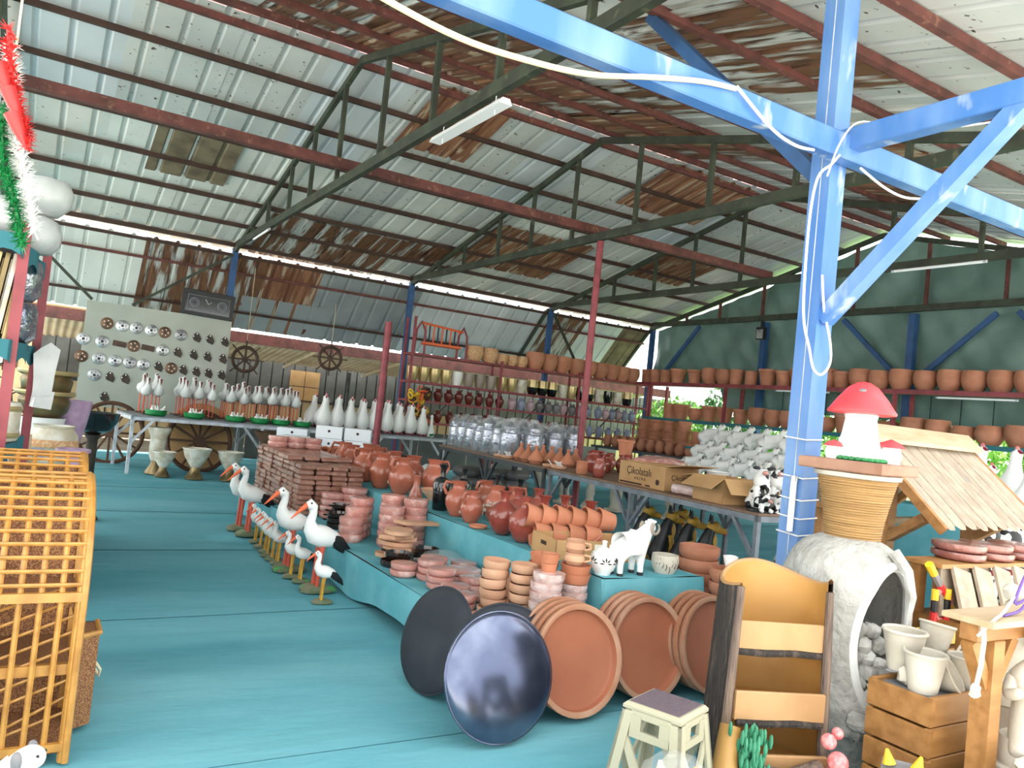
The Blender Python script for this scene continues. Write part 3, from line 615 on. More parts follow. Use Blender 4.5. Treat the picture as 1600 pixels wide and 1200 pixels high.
# ------------------------------------------------------------------ tree stump planter
def stump():
    rx, ry, H = .33, .27, .95; parts = []; A0, A1 = R(-28), R(208)   # open towards -y
    n = 44
    def shell(off, m, z1fn, nm, rgh=0):
        rnd = random.Random(4)
        def fn(u, v):
            a = A0+(A1-A0)*u; k = 1+.12*(1-v)
            r = 1+off+(rnd.uniform(-rgh, rgh)); z = v*z1fn(u)
            return (rx*k*r*math.cos(a), ry*k*r*math.sin(a)*.95, z)
        return fn
    ztop = lambda u: H-.035*math.sin(u*9)-.03*u
    out = MB().grid(shell(.07, 0, ztop, 'bark', .012), n*2, 30).mesh('bark_shell', 'bark', sharp=1.2)
    inn = MB().grid(shell(-.02, 0, ztop, 'in'), n, 10).mesh('inner_shell', 'ochre', sharp=2)
    rimb = MB()
    def rf(u, v):
        a = A0+(A1-A0)*u; r = .98+.09*v; return (rx*r*math.cos(a), ry*r*math.sin(a)*.95, ztop(u)+.012*math.sin(v*PI))
    rimb.grid(rf, n, 4)
    parts += [('bark_shell', out), ('inner_shell', inn), ('rim', rimb.mesh('rim', 'peach', sharp=2))]
    for s, m, a in ((-1, 'barkl', A1), (1, 'barkl', A0)):    # front edges of the shell
        b = MB(); 
        pts = [(rx*(1+.12*(1-v))*1.025*math.cos(a), ry*(1+.12*(1-v))*1.025*math.sin(a)*.95, v*(H-.05)) for v in [k/10 for k in range(11)]]
        b.tube(pts, [.035-.012*k/10 for k in range(11)], 10)
        if s == 1:
            parts.append(('front_edge', b.mesh('front_edge', m)))
        else: parts.append(('front_edge', b.mesh('front_edge', m)))
    zs = (.66, .36, .10)
    for k, z in enumerate(zs):
        b = MB(); yo = -.02-.055*k
        b.bbox(-.285-.01*k, .285+.01*k, yo-.10, yo-.075, z-.045, z+.085, .006)        # front board of the tray
        st = ('tray_front', b.mesh('tray_front', 'peach'))
        fl_ = MB().prism([(rx*.97*math.cos(a), ry*.9*math.sin(a)) for a in [R(-20+220*i/20) for i in range(21)]]+[(-.28, yo-.09), (.28, yo-.09)], z-.03, z-.01).mesh('tray_floor', 'ochre')
        edge = MB().tube([(-.28, yo-.095, z-.052), (-.1, yo-.1, z-.056), (.1, yo-.098, z-.05), (.28, yo-.095, z-.056)], .017, 8).mesh('bark_lip', 'bark')
        parts.append(('tray_front', st[1], [('bark_lip', edge)])); parts.append(('tray_floor', fl_))
    # a log at the foot, green leaf tuft and pink toadstools
    parts.append(('foot_log', MB().tube([(-.17, -.30, .11), (.0, -.31, .10), (.22, -.28, .12)], [.06, .055, .07], 12).mesh('foot_log', 'barkl')))
    parts.append(('root', MB().tube([(-.33, -.20, .30), (-.36, -.24, .15), (-.40, -.30, .0)], [.06, .075, .10], 12).mesh('root', 'ochre')))
    b = MB(); rnd = random.Random(2)
    for i in range(120):
        p = Vector((-.24+rnd.gauss(0, .045), -.30+rnd.uniform(-.05, .03), .20+rnd.uniform(-.13, .11))); w_ = max(.2, 1-abs(p.z-.2)/.2)
        b.ell(p, (.014, .012, .034), 6, 4)
    parts.append(('leaf_tuft', b.mesh('leaf_tuft', 'greenleaf')))
    b = MB()
    for x, y, z, r in ((.25, -.30, .28, .045), (.30, -.33, .20, .06), (.22, -.36, .13, .065), (.33, -.27, .12, .06), (.27, -.40, .05, .07), (.34, -.25, .30, .035)): b.ell((x, y, z), (r, r, r*.75), 12, 8)
    parts.append(('toadstool_cluster', b.mesh('toadstool_cluster', 'pink')))
    return ('tree_stump_planter', parts)
spawn(stump(), 'hollow tree stump planter with three ochre stepped trays and bark sides', 'planter', (2.92, 2.40, 0), R(-22), (.70, .78, .955))
rnd = random.Random(5)
for k, (x, y) in enumerate(((-.10, .10), (-.02, .08), (-.05, .14))):
    tag(obj('pebble', MB().ell((0, 0, 0), (.026, .022, .018), 9, 6, jit=.12).mesh('pebble', 'cream'), None, (2.93+x, 2.40+y*.7, .634)), '%s pale pebble lying on the top tray of the stump planter' % ('left', 'right', 'rear')[k], 'pebble', 'pebbles in the stump planter')

# ------------------------------------------------------------------ arched grotto fountain
def grotto():
    prof = [(.20, 0), (.215, .06), (.235, .12), (.25, .16), (.27, .17), (.30, .30), (.315, .5), (.315, .7), (.30, .85), (.26, .96), (.20, 1.03), (.13, 1.06)]
    def rad(z):
        for (r0_, z0), (r1, z1) in zip(prof, prof[1:]):
            if z0 <= z <= z1: return r0_+(r1-r0_)*(z-z0)/(z1-z0)
        return prof[-1][0]
    AC, AW, ZC, ZH = R(-88), R(46), .60, .36
    NT, NZ = 96, 48; rnd = random.Random(9); H = 1.06
    def hole(a, z):
        d = (a-AC+PI) % (2*PI)-PI; return (d/AW)**2+((z-ZC)/ZH)**2 < 1
    v = []; f = []
    for j in range(NZ+1):
        z = H*j/NZ
        for i in range(NT):
            a = 2*PI*i/NT; r = rad(z)+rnd.uniform(-.004, .004); v.append((r*math.cos(a), r*math.sin(a), z))
    for j in range(NZ):
        for i in range(NT):
            a = 2*PI*(i+.5)/NT; z = H*(j+.5)/NZ
            if not hole(a, z): f.append((j*NT+i, j*NT+(i+1) % NT, (j+1)*NT+(i+1) % NT, (j+1)*NT+i))
    f.append(tuple(NZ*NT+i for i in range(NT)))
    parts = [('shell', MB().add(v, f).mesh('shell', 'plaster', sharp=1.5))]
    v = []; f = []
    for j in range(NZ+1):
        z = .17+(H-.2)*j/NZ
        for i in range(NT): a = 2*PI*i/NT; r = max(.02, rad(z)-.035); v.append((r*math.cos(a), r*math.sin(a), z))
    for j in range(NZ):
        for i in range(NT):
            a = 2*PI*(i+.5)/NT; z = .17+(H-.2)*(j+.5)/NZ
            if not hole(a, z): f.append((j*NT+i, j*NT+(i+1) % NT, (j+1)*NT+(i+1) % NT, (j+1)*NT+i))
    parts.append(('inner_shell', MB().add(v, f).mesh('inner_shell', 'plaster', sharp=1.5)))
    pts = []
    for k in range(49):
        t_ = 2*PI*k/48; a = AC+AW*math.cos(t_); z = ZC+ZH*math.sin(t_); r = rad(z)-.014; pts.append((r*math.cos(a), r*math.sin(a), z))
    parts.append(('opening_rim', MB().tube(pts, .024, 8).mesh('opening_rim', 'whiteg')))
    b = MB()
    def pa(a, r, z): return (r*math.cos(AC+a), r*math.sin(AC+a), z)
    for k in range(46):
        a = rnd.uniform(-.75, .6); z = .18+abs(rnd.gauss(0, .16)); r = rnd.uniform(.18, .33-.25*max(0, z-.25)); q = rnd.uniform(.025, .055)
        b.ell(pa(a, r, z), (q, q*rnd.uniform(.7, 1.2), q*rnd.uniform(.7, 1)), 9, 6, jit=.18)
    for z in (.45, .52, .58, .65):
        for k in range(4): q = rnd.uniform(.03, .05); b.ell(pa(rnd.uniform(-.7, .1), .20, z), (q, q, q), 9, 6, jit=.18)
    parts.append(('rock_pile', b.mesh('rock_pile', 'stone')))
    for a, r, z, q in ((.02, .24, .48, .07), (.25, .27, .34, .055), (-.25, .27, .38, .055)):
        c = pa(a, r, z); parts.append(('water_bowl', MB().lathe([(.001, -.05), (q*.35, -.05), (q*.6, -.02), (q, .02), (q*.94, .024), (q*.5, -.008), (.001, -.015)], 18, XF(c, 0, .2), cap0=False, cap1=False).mesh('water_bowl', 'whiteg')))
    parts.append(('hanging_vine', MB().tube([pa(.02, .24, 1.03), pa(.05, .31, .95), pa(.05, .34, .84), pa(.02, .33, .72), pa(.03, .32, .60)], [.03, .026, .02, .014, .006], 8).mesh('hanging_vine', 'stone')))
    return ('grotto_fountain', parts)
GX, GY = 3.55, 2.50
spawn(grotto(), 'rough white arched grotto fountain with stones in its opening', 'fountain', (GX, GY, 0))
# rope wrapped pedestal
pr = []; NR = 24
for k in range(NR*4+1):
    z = .30*k/(NR*4); r = .128+.058*(z/.30)**1.4+.006*abs(math.sin(PI*k/4)); pr.append((r, z))
ped = ('rope_pedestal', [('rope_winding', MB().lathe(pr, 40).mesh('rope_winding', 'rope', sharp=.25)), ('top_ring', MB().lathe([(.185, .30), (.203, .305), (.207, .325), (.19, .33)], 40).mesh('top_ring', 'cream'))])
spawn(ped, 'flared rope wound pedestal standing on the grotto fountain', 'pedestal', (GX+.03, GY, 1.055))
tag(obj('clay_slab', MB().bbox(-.21, .21, -.21, .21, 0, .055, .006).mesh('clay_slab', 'slab'), None, (GX+.03, GY, 1.386), (0, 0, R(10))), 'square brown clay slab under the red mushroom', 'slab')
def mushroom():
    cap = [(.001, .385), (.03, .38), (.07, .355), (.115, .30), (.145, .255), (.158, .238), (.155, .228), (.12, .222), (.06, .225)]
    p = [('cap', MB().lathe(cap, 36, cap0=False, cap1=False).mesh('cap', 'capred', sharp=1)), ('stem', MB().lathe([(.105, 0), (.11, .03), (.095, .08), (.082, .13), (.072, .20), (.078, .226)], 30).mesh('stem', 'white'))]
    for x, y, q in ((.13, -.06, .55), (-.12, .02, .42), (.12, .08, .4)):
        st = MB().lathe([(.05*q*1.6, 0), (.06*q*1.6, .04*q*2), (.04*q*1.6, .09*q*2)], 14, XF((x, y, 0))).mesh('small_stem', 'white'); cp = MB().lathe([(.001, .155*q*1.4), (.05*q*1.6, .13*q*1.4), (.085*q*1.4, .09*q*1.6), (.05*q, .085*q*1.6)], 16, XF((x, y, 0)), cap0=False).mesh('small_cap', 'capred')
        p.append(('small_mushroom', st, [('small_cap', cp)]))
    g = MB()
    rnd = random.Random(3)
    for k in range(26): a = k/26*2*PI; g.ell((.112*math.cos(a), .112*math.sin(a), .008), (.022, .022, .012), 7, 5)
    p.append(('grass_ring', g.mesh('grass_ring', 'greenp')))
    p.append(('bare_spot', MB().ell((-.045, -.062, .335), (.022, .018, .012), 8, 5).mesh('bare_spot', 'greyg')))
    return ('mushroom_ornament', p)
spawn(mushroom(), 'white mushroom ornament with a red cap on the clay slab', 'mushroom', (GX+.02, GY, 1.442), R(-20), 1.04)
# ================================================================== storks along the aisle
def bird(h, legm, wing='black', beak='orange', wingline=False):
    k = h/.69
    def S(p): return (p[0]*k, p[1]*k, p[2]*k)
    pts = [(-.19, 0, .345), (-.10, 0, .385), (-.01, 0, .405), (.06, 0, .43), (.10, 0, .475), (.105, 0, .53), (.09, 0, .585), (.095, 0, .635), (.125, 0, .655), (.15, 0, .645)]
    body = MB().tube([S(p) for p in pts], [r*k for r in (.018, .062, .088, .082, .056, .036, .030, .036, .042, .022)], 14)
    parts = [('body', body.mesh('body', 'white', sharp=2))]
    parts.append(('beak', MB().tube([S(p) for p in ((.145, 0, .65), (.19, 0, .615), (.265, 0, .545))], [.022*k, .017*k, .004*k], 8).mesh('beak', beak)))
    for s in (-1, 1):
        parts.append(('eye', MB().ell(S((.128, s*.037, .668)), (.008*k, .006*k, .008*k), 8, 5).mesh('eye', 'black')))
        parts.append(('wing_tip', MB().tube([S(p) for p in ((-.04, s*.05, .415), (-.13, s*.045, .365), (-.22, s*.02, .29), (-.26, s*.012, .235))], [.032*k, .05*k, .034*k, .008*k], 8, sq=.5).mesh('wing_tip', wing)))
        parts.append(('leg', MB().tube([S(p) for p in ((0, s*.035, .34), (.01, s*.035, .19), (.015, s*.037, .02))], [.022*k, .016*k, .018*k], 8).mesh('leg', legm)))
    rnd = random.Random(int(h*100))
    parts.append(('base', MB().lathe([(.135*k, 0), (.14*k, .02*k), (.11*k, .035*k), (.001, .04*k)], 18, cap1=False, wob=lambda a, z: 1+.12*math.sin(3*a)).mesh('base', 'moss')))
    return parts
bs = ('stork_ornament', bird(.69, 'legred')); ss = ('stork_ornament', bird(.37, 'tan'))
for (x, y, a, lab) in ((1.98, 8.52, 190, 'farthest large stork ornament, second of the pair by the dark cloth'), (2.0, 8.2, 186, 'large stork ornament paired before the brown dish stack'), (1.97, 6.62, 188, 'large white stork ornament in the middle of the row'), (2.0, 5.92, 186, 'nearest large white stork ornament beside the low platform')):
    spawn(bs, lab, 'stork', (x, y, 0), R(a), group='large storks along the aisle')
for k, (x, y) in enumerate(((1.93, 5.56), (1.96, 6.2), (1.93, 6.36), (1.95, 6.86), (1.95, 7.02), (1.95, 7.18), (1.97, 7.36), (1.98, 7.58), (1.99, 7.82))):
    spawn(ss, 'small stork ornament with yellow legs, %s from the near end of the row' % nth(k), 'stork', (x, y, 0), R(180+(k*37 % 23)-8), group='small storks along the aisle')

# ================================================================== dishes on the low platform
def disc_mesh(nm, r, h, m, n=24, lip=True):
    pr = [(.001, 0), (r*.84, 0), (r*.97, h*.3), (r, h*.62), (r*.99, h)]
    pr += [(r*.93, h), (r*.86, h*.5), (.001, h*.42)] if lip else [(r*.9, h*1.02), (.001, h*1.03)]
    return MB().lathe(pr, n, cap0=False, cap1=False).mesh(nm, m, sharp=.9)
def stack(tp, n, x, y, z, dz, lab, cat, grp, jit=.006, tilt=0):
    for k in range(n):
        spawn(tp, '%s, %s from the bottom' % (lab, nth(k)), cat, (x+random.uniform(-jit, jit), y+random.uniform(-jit, jit), z+k*dz), group=grp, rot=(random.uniform(-tilt, tilt), random.uniform(-tilt, tilt), random.uniform(0, 6)))
D16 = ('clay_dish', disc_mesh('clay_dish', .082, .055, 'terral')); D15 = ('clay_dish', disc_mesh('clay_dish_slim', .078, .05, 'terral'))
W18 = ('wrapped_dish', disc_mesh('wrapped_dish', .092, .056, 'wrapl', lip=False)); W16 = ('wrapped_dish', disc_mesh('wrapped_dish_slim', .08, .05, 'wrapl', lip=False))
stack(D16, 6, 2.42, 4.0, Z1, .054, 'tan clay dish in the tilting stack behind the shiny tray', 'dish', 'leftmost tan dish stack', .008, .05)
stack(D15, 6, 2.53, 3.86, Z1, .056, 'tan clay dish in the straight stack left of the wrapped ones', 'dish', 'second tan dish stack', .004, .01)
stack(W18, 6, 2.56, 3.66, Z1, .054, 'pale wrapped dish in the near wrapped stack', 'dish', 'near wrapped dish stack')
stack(W16, 5, 2.78, 3.70, Z1, .050, 'pale wrapped dish in the stack beside the teal cloth end', 'dish', 'second wrapped dish stack')
def pot(nm, r0_, r1, h, m, t=.008, lip=0, n=24, bulge=0):
    pr = [(.001, 0), (r0_, 0)]
    for k in range(1, 6): q = k/6; pr.append((r0_+(r1-r0_)*q+bulge*math.sin(PI*q), h*q))
    if lip: pr += [(r1, h-lip), (r1+.008, h-lip), (r1+.008, h)]
    else: pr += [(r1, h)]
    pr += [(r1-t, h), (r1-t*1.5, h*.75), (max(r0_-t, .01), t), (.001, t)]
    return MB().lathe(pr, n, cap0=False, cap1=False).mesh(nm, m, sharp=.8)
P1 = ('clay_pot', pot('clay_pot_wide', .078, .092, .055, 'terrao'))
stack(P1, 2, 2.78, 3.70, Z1+.255, .05, 'orange clay pot crowning the stack beside the teal cloth end', 'pot', 'orange pots on wrapped stack')
def mug(m, r=.05, h=.07, deco=None):
    b = MB().lathe([(.001, 0), (r*.7, 0), (r*1.0, h*.35), (r*.98, h*.6), (r*.85, h*.8), (r*.95, h), (r*.85, h), (r*.75, h*.8), (.001, h*.2)], 20, cap0=False, cap1=False)
    hd = MB().tube([(r*.9, 0, h*.85), (r*1.5, 0, h*.8), (r*1.55, 0, h*.45), (r*.95, 0, h*.3)], .007, 7).mesh('handle', m)
    return [('bowl', b.mesh('bowl', m)), ('handle', hd)]
spawn(('clay_mug', mug('terral', .062, .075)), 'pale clay mug with a handle, upper of two beside the cardboard tray', 'mug', (2.77, 3.71, Z1+.425), R(-60))
spawn(('clay_mug', mug('terral', .06, .07)), 'pale clay mug with a handle, lower of two beside the cardboard tray', 'mug', (2.77, 3.71, Z1+.356), R(-40))
spawn(('clay_cup', pot('clay_cup_s', .040, .046, .05, 'terrao')), 'small orange clay cup set on the near wrapped stack', 'cup', (2.57, 3.67, Z1+.326))
spawn(('clay_cup', pot('clay_cup_m', .048, .055, .05, 'terrao')), 'wider orange clay cup stacked on the small one', 'cup', (2.57, 3.67, Z1+.378))
stack(D15, 5, 2.72, 3.94, Z1, .052, 'tan clay dish in the stack behind the wrapped dishes', 'dish', 'rear tan dish stack', .004, .01)
stack(P1, 2, 2.72, 3.94, Z1+.265, .052, 'orange clay saucer on top of the rear tan stack', 'saucer', 'orange saucers')
# right of the cloth end: tall stack of clay trays on the floor
BT = ('clay_tray', disc_mesh('clay_tray', .135, .085, 'terra', 30)); 
stack(BT, 9, 3.90, 3.85, 0, .083, 'brown clay tray in the right tall stack behind the stump planter', 'tray', 'right tall tray stack', .004)
stack(BT, 8, 3.86, 3.52, 0, .083, 'brown clay tray in the nearer tall stack behind the stump planter', 'tray', 'nearer tall tray stack', .004)
tag(obj('white_crown_cup', MB().lathe([(.03, 0), (.04, .03), (.045, .07), (.04, .07), (.03, .02)], 16, wob=lambda a, z: 1+(.15*math.sin(3*a) if z > .05 else 0)).mesh('white_crown_cup', 'white'), None, (3.88, 3.55, .672)), 'small white crown shaped cup on the brown tray stack', 'cup')
# flat wrapped dishes spread on the low platform
FW = ('wrapped_plate', disc_mesh('wrapped_plate', .095, .045, 'wrap', lip=False)); FW2 = ('wrapped_plate', disc_mesh('wrapped_plate_l', .12, .04, 'wrap', lip=False))
k = 0
for x, y, n, tp in ((2.36, 4.35, 2, FW), (2.56, 4.28, 1, FW2), (2.38, 4.62, 3, FW), (2.60, 4.55, 2, FW), (2.80, 4.45, 2, FW2), (2.44, 4.88, 3, FW), (2.66, 4.82, 2, FW2), (2.30, 5.0, 2, FW), (2.83, 4.72, 1, FW), (2.30, 4.14, 2, FW), (2.50, 4.98, 3, FW), (2.76, 5.02, 2, FW), (2.31, 3.86, 1, FW)):
    for j in range(n):
        spawn(tp, 'pink wrapped round plate on the low platform, heap %s from the trays, layer %s' % (nth(k), nth(j)), 'plate', (x+random.uniform(-.01, .01), y+random.uniform(-.01, .01), Z1+j*.046+.002), group='pink wrapped plates on the low platform', rot=(random.uniform(-.02, .02), random.uniform(-.02, .02), 0))
    k += 1
tag(obj('tan_bowl', pot('tan_bowl', .05, .12, .06, 'terral'), None, (2.72, 4.2, Z1+.06), (R(38), R(-20), 0)), 'tan clay bowl lying tilted near the tan dish stacks', 'bowl')
b = MB().ell((0, 0, .05), (.17, .13, .07), 20, 10, jit=.10); tag(obj('plastic_bag', b.mesh('plastic_bag', 'film'), None, (2.72, 5.28, Z1)), 'crumpled clear plastic bag lying among the pink plates', 'bag')
# terracotta boards and paddles
for j in range(7):
    out = [(.15*math.cos(a)*(1.25 if j % 2 else 1), .10*math.sin(a)*(1 if j % 2 else 1.2)) for a in [i/6*2*PI+.4*j for i in range(6)]] if j % 3 else [(.15*math.cos(a), .11*math.sin(a)) for a in [i/20*2*PI for i in range(20)]]
    tag(obj('clay_platter', MB().prism(out, 0, .028).mesh('clay_platter', 'terral'), None, (2.50+.03*math.sin(j*2), 5.62+.05*math.cos(j*1.7), Z1+j*.032), (0, 0, j*.7)), 'flat tan clay platter in the loose pile behind the glazed dishes, %s from the bottom' % nth(j), 'platter', 'flat clay platters')
tag(obj('clay_platter', MB().prism([(-.2, -.07), (.2, -.05), (.22, .0), (.2, .06), (-.2, .07)], 0, .025).mesh('clay_platter_long', 'terral'), None, (2.72, 5.75, Z1+.23), (0, R(4), .3)), 'long tan clay board lying across the top of the platters', 'platter')
# dark glazed dishes
GD = ('glazed_dish', [('dish', disc_mesh('dish', .095, .05, 'brownblack')), ('handle', MB().bar((.09, 0, .035), (.16, 0, .04), .025, .015).mesh('handle', 'brownblack'))])
for j, (x, y, z, a) in enumerate(((2.34, 5.30, 0, 0), (2.40, 5.36, .045, 2), (2.52, 5.27, 0, 4), (2.70, 5.52, .0, .5), (2.70, 5.5, .046, 1.5))):
    spawn(GD, 'dark brown glazed dish with a handle near the pink plates, %s from the aisle' % nth(j), 'dish', (x, y, Z1+z), a, group='dark glazed dishes near the platters')
for c, (x, y) in enumerate(((2.44, 6.85), (2.66, 6.95), (2.54, 7.05))):
    for j in range(4 if c else 3): spawn(GD, 'dark brown glazed dish stacked behind the nearest big stork, pile %s, layer %s' % (nth(c), nth(j)), 'dish', (x, y, Z1+j*.048), c*1.3+j*.3, group='dark glazed dishes in piles')
# tall pink wrapped towers
TW = ('wrapped_stack', disc_mesh('wrapped_tower_disc', .105, .066, 'wrap', lip=False))
for c, (x, y, n) in enumerate(((2.70, 6.25, 6), (2.82, 6.05, 6), (2.60, 6.02, 5), (2.44, 6.38, 4), (2.35, 6.25, 3), (2.52, 6.5, 5))):
    for j in range(n): spawn(TW, 'pink shrink wrapped dish in the tower cluster under the jugs, tower %s, layer %s' % (nth(c), nth(j)), 'dish', (x, y, Z1+j*.066), group='pink wrapped dish towers')
# wrapped oval lids stack
for c, (x, y, n) in enumerate(((2.76, 7.35, 5), (2.58, 7.42, 4))):
    for j in range(n): spawn(('wrapped_dish', disc_mesh('wrapped_oval', .125, .062, 'wrap', lip=False) if (c, j) == (0, 0) else bpy.data.meshes['wrapped_oval']), 'wide pink wrapped dish behind the dark glazed piles, pile %s, layer %s' % (nth(c), nth(j)), 'dish', (x, y, Z1+j*.062), group='wide wrapped dishes')
# big brown wrapped stack
pk = MB().bbox(-.075, .075, -.095, .095, 0, .047, .012).mesh('dish_pack', 'wrapd', sharp=.3)
for iy in range(8):
    for ix in range(4):
        top = 11 if iy > 1 else 10
        for iz in range(top):
            if 0 < ix < 3 and 0 < iy < 7 and iz < top-1: continue
            o = obj('dish_pack', pk, None, (2.33+ix*.165+random.uniform(-.012, .012), 7.62+iy*.215+random.uniform(-.01, .01), Z1+iz*.049), (0, 0, random.uniform(-.06, .06)))
            tag(o, 'brown wrapped dish pack in the tall block, row %s, column %s, layer %s' % (nth(iy), nth(ix), nth(iz)), 'pack', 'brown wrapped dish packs')
for j in range(3):
    for i in range(2):
        tag(obj('wrapped_plate', disc_mesh('wrapped_top_plate', .11, .06, 'wrap', lip=False) if (i, j) == (0, 0) else bpy.data.meshes['wrapped_top_plate'], None, (2.42+j*.2, 9.05+.0*i, Z1+11*.049+i*.062)), 'pink wrapped plate on the far end of the brown block, %s, %s layer' % (('left', 'middle', 'right')[j], ('lower', 'upper')[i]), 'plate', 'pink plates on the brown block')

# ================================================================== jugs and vases on the high platform
def lathe_part(nm, prof, m, n=24): return MB().lathe(prof, n, cap0=True, cap1=False).mesh(nm, m, sharp=1.2)
def vase_round(s, m):
    p = [(.045, 0), (.075, .03), (.105, .09), (.112, .14), (.10, .19), (.06, .225), (.033, .245), (.03, .27), (.036, .30), (.052, .32), (.046, .32), (.028, .29), (.024, .26)]
    return [('body', lathe_part('body', [(r*s, z*s) for r, z in p[:7]], m)), ('neck', lathe_part('neck', [(r*s, z*s) for r, z in p[6:]], m))]
def jug(s, m, flowers=True, m2=None):
    p = [(.05, 0), (.062, .02), (.092, .08), (.098, .13), (.08, .18), (.052, .21), (.048, .24), (.062, .265), (.055, .265), (.042, .24)]
    parts = [('body', lathe_part('body', [(r*s, z*s) for r, z in p], m)), ('handle', MB().tube([(.05*s, 0, .25*s), (.10*s, 0, .255*s), (.115*s, 0, .21*s), (.088*s, 0, .16*s)], .012*s, 8).mesh('handle', m))]
    if flowers:
        b = MB(); rnd = random.Random(7)
        for k in range(26):
            a = rnd.uniform(PI*.75, PI*1.65); z = rnd.uniform(.07, .16); r = .094+.003; b.ell((r*s*math.cos(a), r*s*math.sin(a), z*s), (.010*s, .010*s, .010*s), 6, 4)
        parts.append(('flower_decoration', b.mesh('flower_decoration', 'cream')))
    return parts
def bottle(s, m):
    p = [(.055, 0), (.062, .01), (.066, .14), (.072, .21), (.055, .24), (.024, .26), (.02, .31), (.026, .335), (.042, .35), (.036, .35), (.016, .31)]
    return [('body', lathe_part('body', [(r*s, z*s) for r, z in p[:6]], m)), ('neck', lathe_part('neck', [(r*s, z*s) for r, z in p[5:]], m))]
VR = ('round_vase', vase_round(1.0, 'redglaze')); JG = ('clay_jug', jug(1.0, 'redjug')); BT_ = ('bottle_vase', bottle(1.0, 'blackg'))
for j, (x, y) in enumerate(((3.05, 4.72), (3.06, 5.02), (3.30, 4.85), (3.30, 5.22), (3.52, 4.9), (3.54, 5.3), (3.55, 4.62))):
    spawn(VR, 'round dark red glazed vase with flared neck, %s from the aisle side' % nth(j), 'vase', (x, y, Z2), group='round red vases')
tag(obj('clay_saucer', disc_mesh('clay_saucer', .07, .025, 'terrao'), None, (3.0, 5.28, Z2)), 'small orange clay saucer between the jugs and the red vases', 'saucer')
for j, (x, y, a, s) in enumerate(((3.06, 5.52, 200, .95), (3.10, 5.84, 150, 1.1), (3.34, 5.62, 30, 1.1), (3.45, 6.0, 200, 1.1), (3.5, 5.6, 10, 1.1))):
    spawn(JG, 'orange clay jug with cream flowers near the black bottles, %s from the aisle side' % nth(j), 'jug', (x, y, Z2), R(a), s, 'flower jugs near the bottles')
for j, (x, y, s) in enumerate(((3.10, 6.16, 1.12), (3.45, 6.42, 1.0), (3.56, 5.98, 1.0), (3.6, 5.68, 1.0))):
    spawn(BT_, ('tall black glazed bottle vase standing nearest the aisle', 'black bottle vase behind the tall black one', 'black bottle vase third from the aisle', 'black bottle vase rightmost behind the flower jugs')[j], 'vase', (x, y, Z2), 0, s, 'black bottle vases')
tag(obj('gourd_vase', lathe_part('gourd_vase', [(.05, 0), (.055, .01), (.065, .06), (.05, .11), (.028, .16), (.03, .22), (.038, .25), (.032, .25), (.02, .2)], 'redjug'), None, (3.04, 6.55, Z2)), 'slim orange gourd vase left of the black bottles', 'vase')
tag(obj('wide_bowl', pot('wide_bowl', .12, .2, .1, 'terral'), None, (3.42, 6.8, Z2)), 'wide pale clay bowl behind the black bottles', 'bowl')
# carved big jugs further back
BJ = ('clay_jug', jug(1.35, 'redjug')); BV = ('clay_jug', jug(1.35, 'redjug', False))
for j, (x, y, a, tp) in enumerate(((3.15, 7.15, 200, BJ), (3.12, 7.6, 170, BJ), (3.14, 8.15, 120, BV), (3.42, 7.5, 60, BV), (3.42, 8.0, 220, BV), (3.15, 8.6, 200, BV), (3.42, 8.5, 30, BV), (3.5, 7.15, 0, BV), (3.2, 9.0, 150, BV), (3.48, 8.95, 10, BV))):
    spawn(tp, 'big orange clay jug behind the pink towers, %s from the near end' % nth(j), 'jug', (x, y, Z2), R(a), group='big jugs in a cluster')
# orange casseroles stacked sideways
CP = ('clay_casserole', MB().lathe([(.001, 0), (.09, 0), (.14, .05), (.15, .11), (.13, .17), (.14, .19), (.13, .19), (.11, .15), (.12, .08), (.001, .03)], 26, cap0=False, cap1=False).mesh('clay_casserole', 'terrao', sharp=1))
for j in range(5):
    spawn(CP, 'orange clay casserole in the nested front row below the cartons, %s from left' % nth(j), 'casserole', (3.05+j*.11, 9.6-j*.09, Z2+.10), group='nested casseroles front row', rot=(R(62), 0, R(-35)), s=.78)
for j in range(5):
    spawn(CP, 'orange clay casserole lying nested in the rear row behind the jugs, %s from the left' % nth(j), 'casserole', (3.36+j*.05, 9.72-j*.14, Z2+.10), group='nested casseroles rear row', rot=(R(62), 0, R(-35)), s=.78)
# white boxes
def wbox(w_, d, h):
    b = MB().bbox(-w_/2, w_/2, -d/2, d/2, 0, h, .004).mesh('carton_body', 'whitebox'); s = MB().lathe([(.018, 0), (.018, .002)], 12, XF((0, -d/2-.001, h*.6), 0, PI/2)).mesh('printed_dot', 'ink')
    return ('white_box', [('carton_body', b), ('printed_dot', s)])
wb = wbox(.40, .26, .13); wb2 = wbox(.34, .26, .16)
for j, (x, y, z, tp, lab) in enumerate(((3.05, 10.72, Z2, wb, 'lowest of the left pile'), (3.04, 10.72, Z2+.132, wb, 'middle of the left pile'), (3.06, 10.71, Z2+.264, wb, 'top of the left pile'), (3.40, 10.2, Z2, wb2, 'bottom of the middle pile'), (3.41, 10.2, Z2+.162, wb2, 'second of the middle pile'), (3.40, 10.2, Z2+.324, wb2, 'top of the middle pile'), (3.72, 10.0, Z2+.0, wb2, 'bottom of the right pile'), (3.73, 10.0, Z2+.162, wb2, 'second of the right pile'), (3.72, 10.0, Z2+.324, wb2, 'top of the right pile'), (2.95, 10.2, Z2, wb2, 'lower of the near pair'), (2.95, 10.2, Z2+.162, wb2, 'upper of the near pair'))):
    spawn(tp, 'white carton with a printed dot, '+lab, 'box', (x, y, z), R(-25), group='white cartons before the geese')
